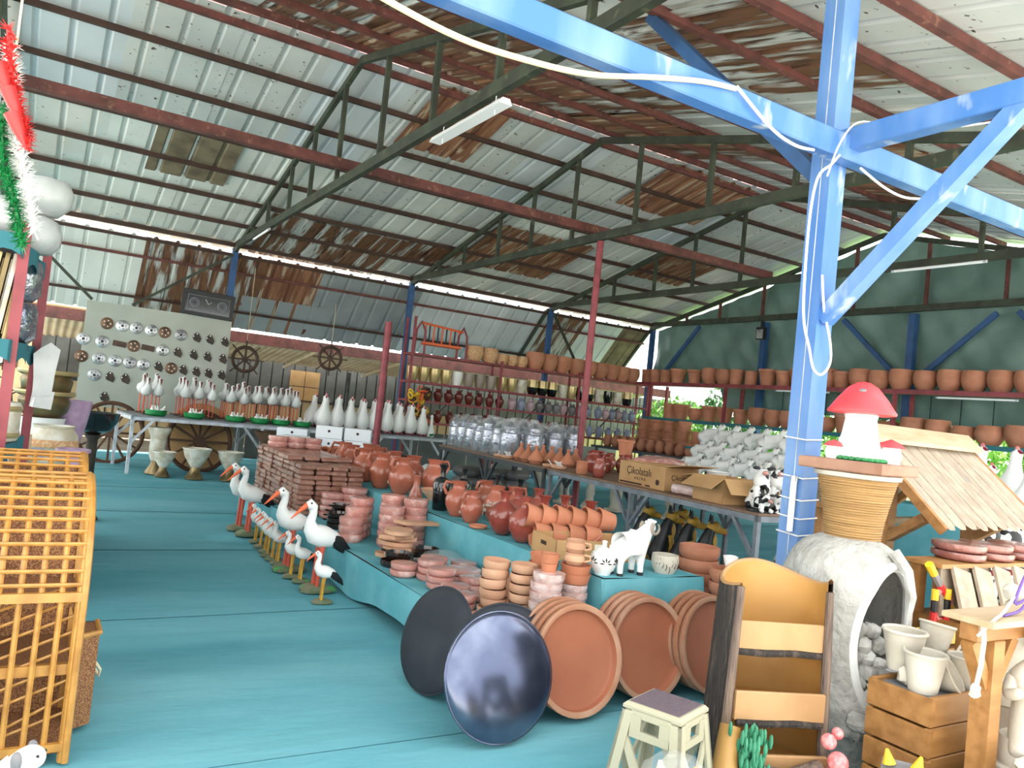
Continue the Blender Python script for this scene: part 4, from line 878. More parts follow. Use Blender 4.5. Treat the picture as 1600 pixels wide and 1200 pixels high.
# ------------------------------------------------------------------ things near the ram
def ram():
    pts = [(0, 0, .20), (.10, 0, .205), (.155, 0, .235), (.19, 0, .285), (.215, 0, .30), (.25, 0, .285), (-.09, 0, .20), (-.13, 0, .17)]
    ed = [(0, 1), (1, 2), (2, 3), (3, 4), (4, 5), (0, 6), (6, 7)]; rad = [.075, .075, .055, .045, .045, .024, .078, .03]
    for sx, sy in ((.10, 1), (.10, -1), (-.09, 1), (-.09, -1)):
        i = len(pts); pts += [(sx, sy*.035, .13), (sx+.004, sy*.037, .06), (sx+.008, sy*.038, .005)]; ed += [(1 if sx > 0 else 6, i), (i, i+1), (i+1, i+2)]; rad += [.035, .022, .02]
    p = [('body', skin('body', pts, ed, rad, 'white', 2))]
    for s in (-1, 1):
        hp = [(.205+.032*math.cos(a)*-1+.0, s*(.045+.012*k/9), .295+.034*math.sin(a)) for k, a in enumerate([R(60-300*i/9) for i in range(10)])]
        p.append(('horn', MB().tube(hp, [.014-.0009*k for k in range(10)], 8).mesh('horn', 'taupe')))
        p.append(('eye', MB().ell((.236, s*.026, .305), (.005, .004, .005), 6, 4).mesh('eye', 'black')))
        for sx in (.108, -.082): p.append(('hoof', MB().lathe([(.022, 0), (.02, .018)], 10, XF((sx, s*.038, 0))).mesh('hoof', 'black')))
    w_ = MB(); rnd = random.Random(4)
    for k in range(18): w_.ell((.20+rnd.uniform(-.025, .03), rnd.uniform(-.03, .03), .335+rnd.uniform(-.008, .008)), (.012, .012, .01), 7, 5)
    p.append(('wool_tuft', w_.mesh('wool_tuft', 'white')))
    return ('ram_ornament', p)
spawn(ram(), 'white ram ornament with curled horns on the end of the teal cloth', 'ram', (3.16, 3.72, Z2), R(8), .95)
def lantern():
    b = MB().lathe([(.045, 0), (.05, .015), (.075, .05), (.082, .09), (.07, .13), (.035, .155), (.014, .165), (.013, .19), (.018, .20), (.001, .205)], 28, cap1=False, wob=lambda a, z: 1-.03*abs(math.sin(4*a))).mesh('body', 'white')
    p = [('body', b)]
    def q(aa, z): r = .0825 if z < .10 else .0825-(z-.10)*.36; return (r*math.cos(aa), r*math.sin(aa), z)
    for j in range(4):
        for k in range(5):
            th = R(-90+k*45); aa = R(-175+j*60); d0, d1, d2 = .010, .022, .036
            p.append(('cut_out', MB().tube([q(aa+d*math.sin(th)/.08, .078+d*math.cos(th)) for d in (d0, d1, d2)], [.001, .005, .001], 6).mesh('cut_out', 'black')))
    return ('pumpkin_lantern', p)
spawn(lantern(), 'white pumpkin lantern with cut out petals beside the ram', 'lantern', (2.99, 3.72, Z2))
def crackpot():
    b = pot('pot_body', .062, .082, .115, 'cream', bulge=.012); p = [('pot_body', b)]; rnd = random.Random(6)
    for k in range(14):
        a = R(-170+k*14); z = rnd.uniform(.03, .09); r = .083
        p.append(('crack_line', MB().tube([(r*math.cos(a), r*math.sin(a), z-.02), (r*1.0*math.cos(a+.1), r*math.sin(a+.1), z), (r*math.cos(a+.05), r*math.sin(a+.05), z+.02)], .0025, 5).mesh('crack_line', 'ironbrown')))
    return ('cream_pot', p)
spawn(crackpot(), 'cream pot with brown crackle figures right of the ram', 'pot', (3.50, 3.74, Z2))
# cardboard tray with shards, terracotta cups row
def carton(w_, d, h, flaps=True, m='carton'):
    t = .006; p = [('base', MB().box(-w_/2, w_/2, -d/2, d/2, 0, t).mesh('base', m))]
    for x0, x1, y0, y1 in ((-w_/2, w_/2, -d/2, -d/2+t), (-w_/2, w_/2, d/2-t, d/2), (-w_/2, -w_/2+t, -d/2, d/2), (w_/2-t, w_/2, -d/2, d/2)):
        p.append(('side', MB().box(x0, x1, y0, y1, 0, h).mesh('side', m)))
    if flaps:
        for T, L, F in ((XF((0, -d/2, h), 0, R(200)), w_, d*.45), (XF((0, d/2, h), PI, R(215)), w_, d*.45), (XF((-w_/2, 0, h), -PI/2, R(230)), d, w_*.4), (XF((w_/2, 0, h), PI/2, R(190)), d, w_*.4)):
            p.append(('flap', MB().box(-L/2, L/2, -.0, F, -.003, .003, T).mesh('flap', m)))
    return p
tr = carton(.62, .36, .13, False); 
for x in (-.31, ): tr.append(('hand_hole', MB().box(x-.002, x+.001, -.04, .04, .07, .095).mesh('hand_hole', 'ink')))
tr.append(('hand_hole', MB().box(-.16, -.08, -.182, -.179, .07, .095).mesh('hand_hole', 'ink'))); tr.append(('hand_hole', MB().box(.15, .23, -.182, -.179, .05, .075).mesh('hand_hole', 'ink')))
tr.append(('paper_label', MB().box(-.03, .04, -.182, -.180, .04, .11).mesh('paper_label', 'label')))
spawn(('cardboard_tray', tr), 'open cardboard tray holding broken clay pieces behind the ram', 'box', (3.25, 4.25, Z2), R(-8))
for k in range(14):
    a = random.uniform(.3, 1.0); n = 7
    v = MB().grid(lambda u, v_: (.09*math.cos(a*2*(u-.5)), .09*math.sin(a*2*(u-.5)), .08*v_*(1+.3*math.sin(u*5))), 6, 3)
    tag(obj('clay_shard', v.mesh('clay_shard', ('terra', 'terrao', 'redjug')[k % 3], sharp=1.5, thick=.007), None, (3.25+.26*math.cos(k*2.4)*(.3+.7*(k/14)), 4.25+.13*math.sin(k*2.4), Z2+.10+.012*(k % 4)), (random.uniform(0, 3), random.uniform(0, 3), random.uniform(0, 6))), 'curved broken clay piece in the cardboard tray, %s from the top' % nth(13-k), 'shard', 'clay shards in the tray')
SP = ('clay_pot', pot('clay_pot_side', .065, .088, .125, 'terrao'))
for j in range(6):
    spawn(SP, 'orange clay pot lying in the upper row behind the cardboard tray, %s from left' % nth(j), 'pot', (3.12+j*.105, 4.62-j*.03, Z2+.19), group='pots lying sideways', rot=(0, R(-82), R(-14)))
for j in range(4):
    spawn(SP, 'orange clay pot lying in the lower row behind the cardboard tray, %s from left' % nth(j), 'pot', (3.14+j*.12, 4.52-j*.03, Z2+.088), group='pots lying sideways', rot=(0, R(-88), R(-14)))
# ================================================================== gable shelf pots
def flower_pot(kind, m='terra'):
    if kind == 0: return pot('flower_pot_straight', .145, .165, .36, m, .012)
    if kind == 1: return pot('flower_pot_tapered', .135, .19, .34, m, .012, .05)
    if kind == 2: return pot('flower_pot_round', .12, .185, .36, m, .012, 0, 24, .05)
    if kind == 3: return pot('flower_pot_belly', .13, .17, .30, m, .012, 0, 24, .06)
FP = [('flower_pot', flower_pot(k)) for k in range(4)]
Y1 = [15.37, 15.05, 14.68, 14.25, 13.68, 13.19, 12.76, 12.39, 11.97, 11.52, 11.1, 10.72, 10.38, 10.05, 9.72, 9.33, 8.93, 8.51, 8.06, 7.63, 7.22, 6.8, 6.39]
K1 = [0, 0, 0, 1, 1, 2, 2, 0, 0, 1, 1, 1, 2, 2, 1, 2, 2, 2, 2, 2, 2, 2, 2]
kn = ['straight', 'tapered', 'rounded', 'bellied']
for j, (y, k) in enumerate(zip(Y1, K1)):
    s = .92 if k == 0 else 1.0
    spawn(FP[k], '%s terracotta pot on the upper gable shelf, %s from the far corner' % (kn[k], nth(j)), 'pot', (13.2, y, 2.622), 0, s*(1+.05*math.sin(j*3)), 'terracotta pots on the upper gable shelf')
Y2 = [14.43, 14.03, 13.54, 13.09, 12.65, 12.17, 11.7, 11.27, 10.9, 10.45, 10.0, 9.58, 9.15, 8.68, 8.22, 7.77, 7.33, 6.91, 6.48]
for j, y in enumerate(Y2):
    k = (0, 1, 3, 1, 1, 1, 2, 2, 2, 3, 3, 1, 3, 3, 2, 2, 3, 3, 2)[j]
    spawn(FP[k], '%s terracotta pot on the lower gable shelf, %s from the far corner' % (kn[k], nth(j)), 'pot', (13.2, y, 1.772), 0, 1.0+.06*math.sin(j*2.3), 'terracotta pots on the lower gable shelf')
# ================================================================== far wall rack goods
BP = ('basket_pot', pot('basket_pot', .11, .16, .30, 'basket', .012, 0, 24, .05)); BP2 = ('basket_pot', pot('basket_pot_small', .09, .125, .22, 'basket', .012, 0, 24, .03))
for j, x in enumerate((8.14, 8.52, 8.83, 9.1, 9.36)): spawn(BP if j < 2 else BP2, 'woven look pale pot on the top rack shelf, %s from the left' % nth(j), 'pot', (x, 15.28, 2.552), 0, 1.1, 'woven look pots')
for j, x in enumerate((9.72, 10.1, 10.49, 10.87, 11.24, 11.6, 11.95, 12.28, 12.6)):
    spawn(FP[2], 'rounded terracotta pot on the top rack shelf, %s from the woven pots' % nth(j), 'pot', (x, 15.28, 2.552), 0, 1.1-.012*j, 'terracotta pots on the top rack shelf')
def cyl_pot(nm, m, r=.125, h=.30): return pot(nm, r*.66, r, h, m, .01, 0, 20, .012)
CPm = [('glazed_pot', cyl_pot('glazed_pot_'+m, m)) for m in ('gold', 'white', 'taupe', 'blackg', 'antique')]
def twotone():
    a = MB().lathe([(.001, 0), (.085, 0), (.12, .08), (.13, .17)], 20, cap0=False, cap1=False).mesh('lower_body', 'blackg'); c = MB().lathe([(.131, .17), (.13, .26), (.125, .34), (.115, .34), (.11, .2)], 20, cap0=False, cap1=False).mesh('gold_band', 'gold')
    return ('glazed_pot', [('lower_body', a), ('gold_band', c)])
TT = twotone()
seq = [0, 0, 0, 0, 1, 2, 2, 2, 0, 0, 4, 5, 5, 5, 4, 0, 3, 5, 4, 3, 4, 5]
cn = ['gold', 'white', 'taupe', 'black', 'antique cream', 'black and gold']
for j, x in enumerate([6.72, 6.97, 7.23, 7.50, 7.77, 8.06, 8.34, 8.62, 8.89, 9.15, 9.42, 9.73, 10.0, 10.27, 10.57, 10.83, 11.09, 11.35, 11.64, 11.93, 12.21, 12.53]):
    k = seq[j]; spawn(TT if k == 5 else CPm[k], '%s glazed pot on the second rack shelf, %s from the left' % (cn[k], nth(j)), 'pot', (x, 15.28, 1.972), 0, 1.0, 'glazed pots on the second rack shelf')
def jar(nm, m): return MB().lathe([(.04, 0), (.06, .03), (.09, .12), (.085, .17), (.05, .20), (.045, .22), (.055, .24), (.045, .24), (.035, .2)], 18, cap1=False).mesh(nm, m)
JR = {m: ('small_jar', jar('small_jar_'+m, m)) for m in ('greyg', 'pastel', 'pastelp', 'wine')}
jm = ['wine']*8+['pastelp', 'pastel', 'pastelp', 'greyg', 'greyg', 'greyg', 'pastelp', 'greyg', 'pastelp', 'pastel', 'pastel', 'pastelp', 'pastel', 'pastelp', 'pastel', 'pastel']
jn = dict(greyg='grey', pastel='pale blue', pastelp='pale pink', wine='dark wine red')
for j, x in enumerate([7.1, 7.35, 7.6, 7.85, 8.1, 8.35, 8.62, 8.88, 9.2, 9.45, 9.7, 9.95, 10.2, 10.42, 10.62, 10.88, 11.1, 11.32, 11.66, 11.88, 12.08, 12.28, 12.48, 12.7]):
    spawn(JR[jm[j]], '%s small jar on the third rack shelf, %s from the left' % (jn[jm[j]], nth(j)), 'jar', (x, 15.25, 1.582), 0, 1.15, 'small jars on the third rack shelf')
for j in range(20):
    m = ('wine', 'wine', 'wine', 'wine', 'greyg', 'pastel')[min(5, j//3)]
    spawn(JR[m], '%s small jar on the lowest rack shelf, %s from the left' % (jn[m], nth(j)), 'jar', (7.1+j*.29, 15.25, 1.132), 0, 1.1, 'small jars on the lowest rack shelf')
# cane swing ornament on the rack end
t = tag(empty('bead_swing', (7.3, 15.25, 2.552)), 'orange beaded swing ornament standing on the left end of the rack', 'ornament')
for x in (-.5, .5):
    obj('side_frame', MB().tube([(x-.12, 0, 0), (x-.10, 0, .5), (x, 0, .68), (x+.10, 0, .5), (x+.12, 0, 0)], .025, 8).mesh('side_frame', 'redsteel'), t)
obj('top_rail', MB().tube([(-.5, 0, .66), (.5, 0, .58)], .025, 8).mesh('top_rail', 'orange'), t)
for k in range(9): obj('bead_strand', MB().tube([(-.4+k*.1, 0, .62), (-.4+k*.1, 0, .25)], .018, 6).mesh('bead_strand', ('orange', 'black')[k % 2]), t)
obj('swing_seat', MB().bbox(-.42, .42, -.12, .12, .20, .26, .01).mesh('swing_seat', 'orange'), t)
t = tag(empty('bead_lamp', (6.72, 14.85, 1.08)), 'tangle of orange and yellow beaded garlands hanging by the rack', 'garland')
rnd = random.Random(8)
for k in range(34):
    a = rnd.uniform(0, 6.28); x = rnd.uniform(-.22, .22); z = rnd.uniform(0, .75); obj('bead_ring', MB().ring((0, 0, 0), rnd.uniform(.05, .09), .018, 14, 6, XF((x, rnd.uniform(-.12, .12), z), a, rnd.uniform(0, 3))).mesh('bead_ring', ('orange', 'ironbrown', 'tan', 'yellow', 'woodd')[k % 5]), t)
obj('hook_cord', MB().bar((0, 0, .7), (0, 0, 1.5), .012).mesh('hook_cord', 'woodd'), t)

# ================================================================== far table: cranes, swan basins, geese
def crane(h=.52):
    k = h/.52; b = MB().tube([(-.10*k, 0, .30*k), (-.03*k, 0, .31*k), (.03*k, 0, .33*k), (.05*k, 0, .38*k), (.045*k, 0, .44*k), (.05*k, 0, .485*k), (.07*k, 0, .49*k)], [q*k for q in (.02, .07, .073, .042, .022, .029, .016)], 10)
    p = [('body', b.mesh('body', 'whiteg', sharp=2)), ('beak', MB().tube([(.07*k, 0, .487*k), (.085*k, 0, .46*k), (.085*k, 0, .41*k)], [.016*k, .012*k, .004*k], 6).mesh('beak', 'wine'))]
    for s in (-1, 1): p.append(('leg', MB().tube([(0, s*.025*k, .27*k), (.005, s*.025*k, 0)], .007*k, 6).mesh('leg', 'legred')))
    p.append(('base', MB().lathe([(.07*k, 0), (.06*k, .02*k)], 12).mesh('base', 'iron'))); return ('crane_ornament', p)
CR = crane()
j = 0
for d in (.55, .80, 1.05):
    for s in (.28, .47, .85, 1.05, 1.28, 1.58, 1.80, 2.02, 2.28, 2.50, 2.72):
        spawn(CR, 'white long legged crane ornament on the far table, row %s, %s from the left' % (('front', 'middle', 'back')[int((d-.5)*4)], nth([.28, .47, .85, 1.05, 1.28, 1.58, 1.80, 2.02, 2.28, 2.50, 2.72].index(s))), 'crane', ta(s+random.uniform(-.03, .03), d+random.uniform(-.03, .03)), R(-90)+TAr+random.uniform(-.2, .2), random.uniform(1.14, 1.27)+.08*(d > .7), 'white cranes on the far table')
def basin():
    p = [('basin', MB().lathe([(.001, 0), (.12, 0), (.16, .03), (.17, .10), (.155, .10), (.14, .05), (.001, .03)], 22, cap0=False, cap1=False).mesh('basin', 'greenp'))]
    for k in range(5):
        a = k*1.256; b = MB().tube([(-.03, 0, .10), (0, 0, .11), (.03, 0, .12), (.035, 0, .16), (.05, 0, .175)], [.01, .028, .024, .010, .012], 8, XF((.08*math.cos(a), .08*math.sin(a), -.01), a*2.1)); p.append(('swan', b.mesh('swan', 'white', sharp=2)))
    return ('swan_basin', p)
SBn = basin()
for j, s in enumerate((.38, .95, 1.60, 2.0, 2.36, 2.74)): spawn(SBn, 'green basin with small white swans, %s from the left on the far table' % nth(j), 'basin', ta(s, .22), 0, .95, 'green swan basins')
def goose(h=.42):
    k = h/.42; b = MB().tube([(-.05*k, 0, .03*k), (-.015*k, 0, .08*k), (0, 0, .15*k), (.012*k, 0, .21*k), (.02*k, 0, .27*k), (.024*k, 0, .33*k), (.03*k, 0, .38*k), (.05*k, 0, .40*k)], [q*k for q in (.055, .092, .098, .075, .046, .032, .034, .018)], 14)
    p = [('body', b.mesh('body', 'white', sharp=2)), ('comb', MB().ell((.03*k, 0, .415*k), (.022*k, .008*k, .016*k), 8, 5).mesh('comb', 'pink')), ('beak', MB().tube([(.05*k, 0, .395*k), (.085*k, 0, .385*k)], [.014*k, .004*k], 6).mesh('beak', 'crimson'))]
    for s in (-1, 1): p.append(('foot', MB().ell((.05*k, s*.035*k, .012*k), (.04*k, .025*k, .014*k), 8, 5).mesh('foot', 'crimson')))
    return ('goose_ornament', p)
GS = goose(.52)
for r_, d in enumerate((.22, .5, .78)):
    for j in range(9):
        if r_ and j == 8: continue
        spawn(GS, 'white goose ornament with red beak on the far table, %s row, %s from the left' % (('front', 'middle', 'back')[r_], nth(j)), 'goose', ta(3.12+j*.245+.09*(r_ % 2), d), R(-90)+TAr+random.uniform(-.35, .35), random.uniform(1.08, 1.18), 'white geese on the far table')
GV = ('bottle_goose', [('body', MB().lathe([(.06, 0), (.075, .05), (.07, .12), (.03, .24), (.022, .36), (.03, .40), (.001, .43)], 16, cap1=False).mesh('body', 'white')), ('leaf_collar', MB().ell((0, -.05, .05), (.05, .03, .05), 8, 6, jit=.2).mesh('leaf_collar', 'greenp'))])
spawn(GV, 'white bottle shaped goose with green leaves at its foot', 'goose', ta(5.28, .2))
GC = ('small_goose_ornament', goose(.30)[1])
for j in range(3): spawn(GC, 'small white goose near the right end of the far table, %s from the left' % nth(j), 'goose', ta(5.05+j*.16, .62+.1*(j % 2)), R(-95), 1, 'small geese at the far table end')

# under the far table: urns, wheels, copper pot
def urn():
    p = [('foot', MB().lathe([(.13, 0), (.13, .02), (.11, .04), (.07, .12), (.065, .17)], 24, cap1=False).mesh('foot', 'bronze')), ('bowl', MB().lathe([(.065, .17), (.10, .22), (.17, .34), (.19, .42), (.205, .44), (.20, .45), (.18, .43), (.001, .25)], 24, cap0=False, cap1=False, wob=lambda a, z: 1+.02*math.sin(12*a)*(.2 < z < .42)).mesh('bowl', 'antique'))]
    return ('garden_urn', p)
UR = urn()
for j, (x, y, s, lab) in enumerate(((1.78, 12.95, .85, 'small antique cream urn, left of three in front under the far table'), (2.22, 12.82, 1.05, 'antique cream urn, middle of three under the far table'), (2.72, 12.80, 1.0, 'antique cream urn, right of three under the far table'))):
    spawn(UR, lab, 'urn', (x, y, 0), 0, s)
spawn(('garden_vase', [('foot', MB().lathe([(.15, 0), (.15, .03), (.08, .15), (.08, .2)], 22, cap1=False).mesh('foot', 'bronze')), ('body', MB().lathe([(.08, .2), (.12, .3), (.12, .58), (.17, .68), (.17, .72), (.1, .7)], 22, cap0=False, cap1=False).mesh('body', 'antique'))]), 'tall antique vase with gilded rim behind the small urn', 'vase', (1.72, 13.3, 0))
def wheel(r=.45, n=10, m='woodd', hub=.09):
    p = [('rim', MB().ring((0, 0, 0), r, .035, 40, 8).mesh('rim', m)), ('hub', MB().lathe([(hub, -.06), (hub, .06)], 16).mesh('hub', m))]
    for k in range(n): a = 2*PI*k/n; p.append(('spoke', MB().bar((hub*.8*math.cos(a), hub*.8*math.sin(a), 0), (r*math.cos(a), r*math.sin(a), 0), .035).mesh('spoke', m)))
    return p
WH = ('cart_wheel', wheel(.5, 12))
spawn(WH, 'dark wooden cart wheel leaning under the far table, right one', 'wheel', (2.45, 14.05, .49), rot=(R(80), 0, 0)); spawn(WH, 'dark wooden cart wheel leaning under the far table, left one', 'wheel', (1.15, 14.75, .49), rot=(R(80), 0, 0))
tag(obj('round_tabletop', MB().lathe([(.55, 0), (.56, .02), (.55, .04)], 36).mesh('round_tabletop', 'carton'), None, (2.5, 14.35, .56), (R(82), 0, 0)), 'round tan board leaning behind the right cart wheel', 'board')
spawn(('copper_pot', [('bowl', MB().lathe([(.10, .30), (.19, .38), (.20, .50), (.17, .58), (.27, .72), (.28, .74), (.26, .73), (.15, .57), (.001, .36)], 26, cap1=False).mesh('bowl', 'copper')), ('stand', MB().lathe([(.14, 0), (.13, .02), (.06, .1), (.09, .3)], 18).mesh('stand', 'iron'))]), 'wide copper pot with flared rim on a stand at the block end', 'pot', (3.28, 12.55, 0), 0, 1.1)
for j, (x, y, w_, h_) in enumerate(((4.2, 14.2, .5, .5), (6.3, 14.5, .6, .45))):
    tag(obj('brown_sack', MB().bbox(-w_/2, w_/2, -.2, .2, 0, h_, .08).mesh('brown_sack', 'brownsack', sharp=1.5), None, (x, y, 0)), ('brown sack under the middle of the far table', 'brown sack under the right end of the far table')[j], 'sack')
tag(obj('white_jerrycan', MB().bbox(-.16, .16, -.1, .1, 0, .42, .05).lathe([(.04, .42), (.04, .46)], 12).mesh('white_jerrycan', 'white'), None, (6.35, 13.1, .0)), 'white plastic jerrycan on the floor between the two tables', 'jerrycan')

# ================================================================== display board with bird discs and tags
bd = tag(obj('display_board', MB().bbox(0, 2.47, 0, .03, .86, 2.72, .004).mesh('display_board', 'board'), None, (.62, 15.8, 0)), 'large grey board hung with metal discs and tags behind the cranes', 'board')
for x in (.1, 2.35): obj('board_leg', MB().box(x-.04, x+.04, .03, .09, 0, 2.6).mesh('board_leg', 'woodd'), bd)
def disc(m1, m2):
    p = [('plate', MB().lathe([(.11, 0), (.115, .008), (.09, .016), (.03, .022), (.001, .024)], 24, XF((0, 0, 0), 0, PI/2), cap1=False).mesh('plate', m1)), ('hub', MB().lathe([(.028, .02), (.02, .03), (.001, .031)], 12, XF((0, 0, 0), 0, PI/2), cap1=False).mesh('hub', m2))]
    for k in range(5): a = 2*PI*k/5; p.append(('lug_hole', MB().lathe([(.012, .018), (.012, .022)], 8, XF((.06*math.cos(a), 0, .06*math.sin(a)), 0, PI/2)).mesh('lug_hole', 'black' if m1 == 'chrome' else 'white')))
    return ('metal_disc', p)
DC = disc('chrome', 'black'); DB = disc('copper', 'iron')
tagm = ('hanging_tag', [('plate', MB().prism([(-.085, .02), (-.02, .10), (.03, .09), (.085, -.02), (.06, -.10), (-.05, -.06)], 0, .015, XF((0, 0, 0), 0, PI/2)).mesh('plate', 'iron')), ('eyelet', MB().lathe([(.014, .015), (.014, .018)], 10, XF((0.0, 0, .072), 0, PI/2)).mesh('eyelet', 'white')), ('eyelet', MB().lathe([(.014, .015), (.014, .018)], 10, XF((-.062, 0, .018), 0, PI/2)).mesh('eyelet', 'white'))])
def bp_(px, py):   # board coordinates measured on the board: left edge 0..2.47, height
    return px, py
rows = [(2.36, [(.32, 'b'), (.57, 'c'), (.80, 'c'), (1.05, 'c'), (1.28, 'b'), (1.56, 'c'), (1.84, 't'), (2.08, 't'), (2.35, 't')]), (2.03, [(-.02, 'c'), (.28, 'c'), (.56, 'r'), (.79, 'b'), (1.03, 'r'), (1.28, 'c'), (1.54, 't'), (1.82, 't'), (2.07, 't'), (2.35, 't')]),
        (1.72, [(-.02, 'b'), (.26, 'c'), (.52, 'c'), (.76, 'c'), (.99, 'c'), (1.24, 't'), (1.46, 'b'), (1.67, 't'), (1.90, 't'), (2.12, 't'), (2.36, 't')]), (1.42, [(.22, 'c'), (.47, 't'), (.72, 't')]), (1.05, [(.42, 't')])]
for ri, (z, it) in enumerate(rows):
    for j, (x, k) in enumerate(it):
        zz = z-.028*x+.0*ri; loc = (.62+x+.03, 15.796, zz+.0)
        if k in 'cb': spawn(DC if k == 'c' else DB, '%s round metal disc on the grey board, %s row, %s from the left' % (('shiny', 'brown')[k == 'b'], nth(ri), nth(j)), 'disc', loc, 0, .93, 'metal discs on the board')
        elif k == 't': spawn(tagm, 'dark angular tag with two eyelets on the grey board, %s row, %s from the left' % (nth(ri), nth(j)), 'tag', (loc[0], 15.798, loc[2]), 0, .95, 'dark tags on the board')
        else: tag(obj('brown_plaque', MB().box(-.11, .11, -.012, 0, -.05, .05).mesh('brown_plaque', 'ironbrown'), None, loc, (0, R(6), 0)), 'small brown plaque on the grey board, %s from the left' % nth(j), 'plaque')
# framed clock above
t = tag(empty('framed_clock', (2.62, 15.78, 2.95)), 'black framed glass picture with two round medallions above the board', 'picture')
t.rotation_euler = (0, R(2), 0)
obj('frame', MB().bbox(-.47, .47, -.03, .02, -.24, .24, .01).mesh('frame', 'black'), t); obj('glass', MB().box(-.40, .40, -.034, -.028, -.17, .17).mesh('glass', 'glass'), t)
for x in (-.25, .25): obj('medallion', MB().ring((0, 0, 0), .08, .008, 24, 6, XF((x, -.036, 0), 0, PI/2)).ring((0, 0, 0), .05, .005, 20, 5, XF((x, -.036, 0), 0, PI/2)).mesh('medallion', 'greysteel'), t)
b = MB(); 
for x0, x1, z0, z1 in ((-.37, .37, .135, .14), (-.37, .37, -.14, -.135), (-.372, -.367, -.14, .14), (.367, .372, -.14, .14)): b.box(x0, x1, -.037, -.034, z0, z1)
obj('inner_border', b.mesh('inner_border', 'greysteel'), t); obj('clock_hands', MB().bar((0, -.037, 0), (.05, -.037, .05), .012, .004).bar((0, -.037, 0), (-.06, -.037, .09), .01, .004).mesh('clock_hands', 'white'), t)
for x, y, r, lab in ((3.50, 16.2, .24, 'dark ship wheel ornament hanging right of the grey board'), (5.35, 16.6, .24, 'dark ship wheel ornament hanging above the geese')):
    p = wheel(r, 8, 'ironbrown', .05)
    for k in range(8): a = 2*PI*k/8; p.append(('grip', MB().bar((r*math.cos(a), r*math.sin(a), 0), ((r+.14)*math.cos(a), (r+.14)*math.sin(a), 0), .025).mesh('grip', 'ironbrown')))
    p.append(('hanging_cord', MB().bar((0, r, 0), (0, (3.86 if y < 16.5 else 3.46)-(2.02 if y < 16.5 else 2.28), 0), .008).mesh('hanging_cord', 'cable')))
    spawn(('ship_wheel', p), lab, 'wheel', (x, y, 2.02 if y < 16.5 else 2.28), rot=(PI/2, 0, 0))
for k in range(2):
    for i in range(2): tag(obj('cardboard_sheet', MB().box(-.2, .2, 0, .02, 0, .42).mesh('cardboard_sheet', 'carton'), None, (6.1+i*.42, 21.545, 1.2+k*.44)), 'square brown cardboard on the yard fence, %s %s' % (('lower', 'upper')[k], ('left', 'right')[i]), 'cardboard', 'cardboard squares on the fence')

# ================================================================== goods on the long grey tables
CN = ('foil_canister', [('body', MB().lathe([(.12, 0), (.135, .02), (.135, .34), (.13, .36)], 18, wob=lambda a, z: 1+.04*math.sin(7*a+z*30)).mesh('body', 'silver', sharp=1.5)), ('lid', MB().lathe([(.10, .36), (.105, .44), (.05, .48), (.03, .51), (.001, .53)], 16, cap1=False, wob=lambda a, z: 1+.08*math.sin(5*a)).mesh('lid', 'silver')), ('plastic_wrap', MB().lathe([(.15, .0), (.15, .3), (.14, .45), (.08, .52), (.06, .57)], 14, cap0=False, cap1=False, wob=lambda a, z: 1+.05*math.sin(9*a+z*17)).mesh('plastic_wrap', 'film'))])
for r_, d in enumerate((.22, .56, .92, 1.25)):
    for j in range(7): spawn(CN, 'silver foil wrapped canister on the far grey table, %s row, %s from the far end' % (nth(r_), nth(j)), 'canister', tb(7.0-j*.315-(.1 if r_ else 0), d), j, random.uniform(.88, 1.02), 'foil wrapped canisters')
TG = ('tagine', [('base', MB().lathe([(.001, 0), (.07, 0), (.105, .04), (.105, .05), (.001, .05)], 20, cap0=False, cap1=False).mesh('base', 'terra')), ('lid', MB().lathe([(.10, .05), (.095, .07), (.04, .15), (.018, .19), (.025, .21), (.024, .23), (.001, .235)], 20, cap1=False).mesh('lid', 'terrao'))])
for j, (s, d) in enumerate(((4.72, .22), (4.48, .20), (4.22, .18), (4.62, .52), (4.35, .50), (4.1, .48), (3.86, .46), (4.2, .8))): spawn(TG, 'orange clay tagine with conical lid on the far grey table, %s from the canisters' % nth(j), 'tagine', tb(s, d), 0, 1.05, 'orange tagines')
ST = ('star_dish', [('plate', disc_mesh('plate', .10, .04, 'terral')), ('star_fold', MB().prism([((.075 if k % 2 else .035)*math.cos(k*PI/4), (.075 if k % 2 else .035)*math.sin(k*PI/4)) for k in range(8)], 0, .012, XF((0, 0, .05), 0, R(50))).mesh('star_fold', 'white'))])
for j, (s, d) in enumerate(((4.9, .12), (3.75, .13), (3.55, .14), (5.1, .1))): spawn(ST, 'pale dish with a white paper star at the aisle edge of the grey tables, %s' % nth(j), 'dish', tb(s, d), j, 1, 'dishes with paper stars')
GJ = ('glazed_jug', jug(.9, 'redglaze', False))
for j, (s, d, sc) in enumerate(((3.9, .85, 1), (3.65, .80, 1.1), (3.4, .75, 1), (3.2, .95, 1.1), (3.6, 1.15, 1), (3.3, .5, 1.2), (3.95, 1.2, 1), (3.0, .9, 1))): spawn(GJ, 'shiny brown red jug in the group behind the tagines, %s from the canisters' % nth(j), 'jug', tb(s, d), j*1.1, sc, 'brown red jugs')
for j in range(3): spawn(('clay_cup', bpy.data.meshes['clay_cup_m']), 'small clay cup stacked before the chocolate carton, %s from the bottom' % nth(j), 'cup', tb(3.02, .14, HB+j*.045), 0, 1.3, 'cups before the carton')
tag(obj('clay_bucket', pot('clay_bucket', .075, .11, .20, 'terrao', .008, .03), None, tb(3.35, 1.0, HB+.25)), 'orange clay pot perched on the brown jugs', 'pot')
spawn(('glazed_jar', lathe_part('glazed_jar', [(.05, 0), (.07, .05), (.075, .12), (.06, .19), (.045, .21), (.05, .23), (.03, .2)], 'redglaze')), 'shiny brown jar left of the chocolate carton', 'jar', tb(2.62, .12))
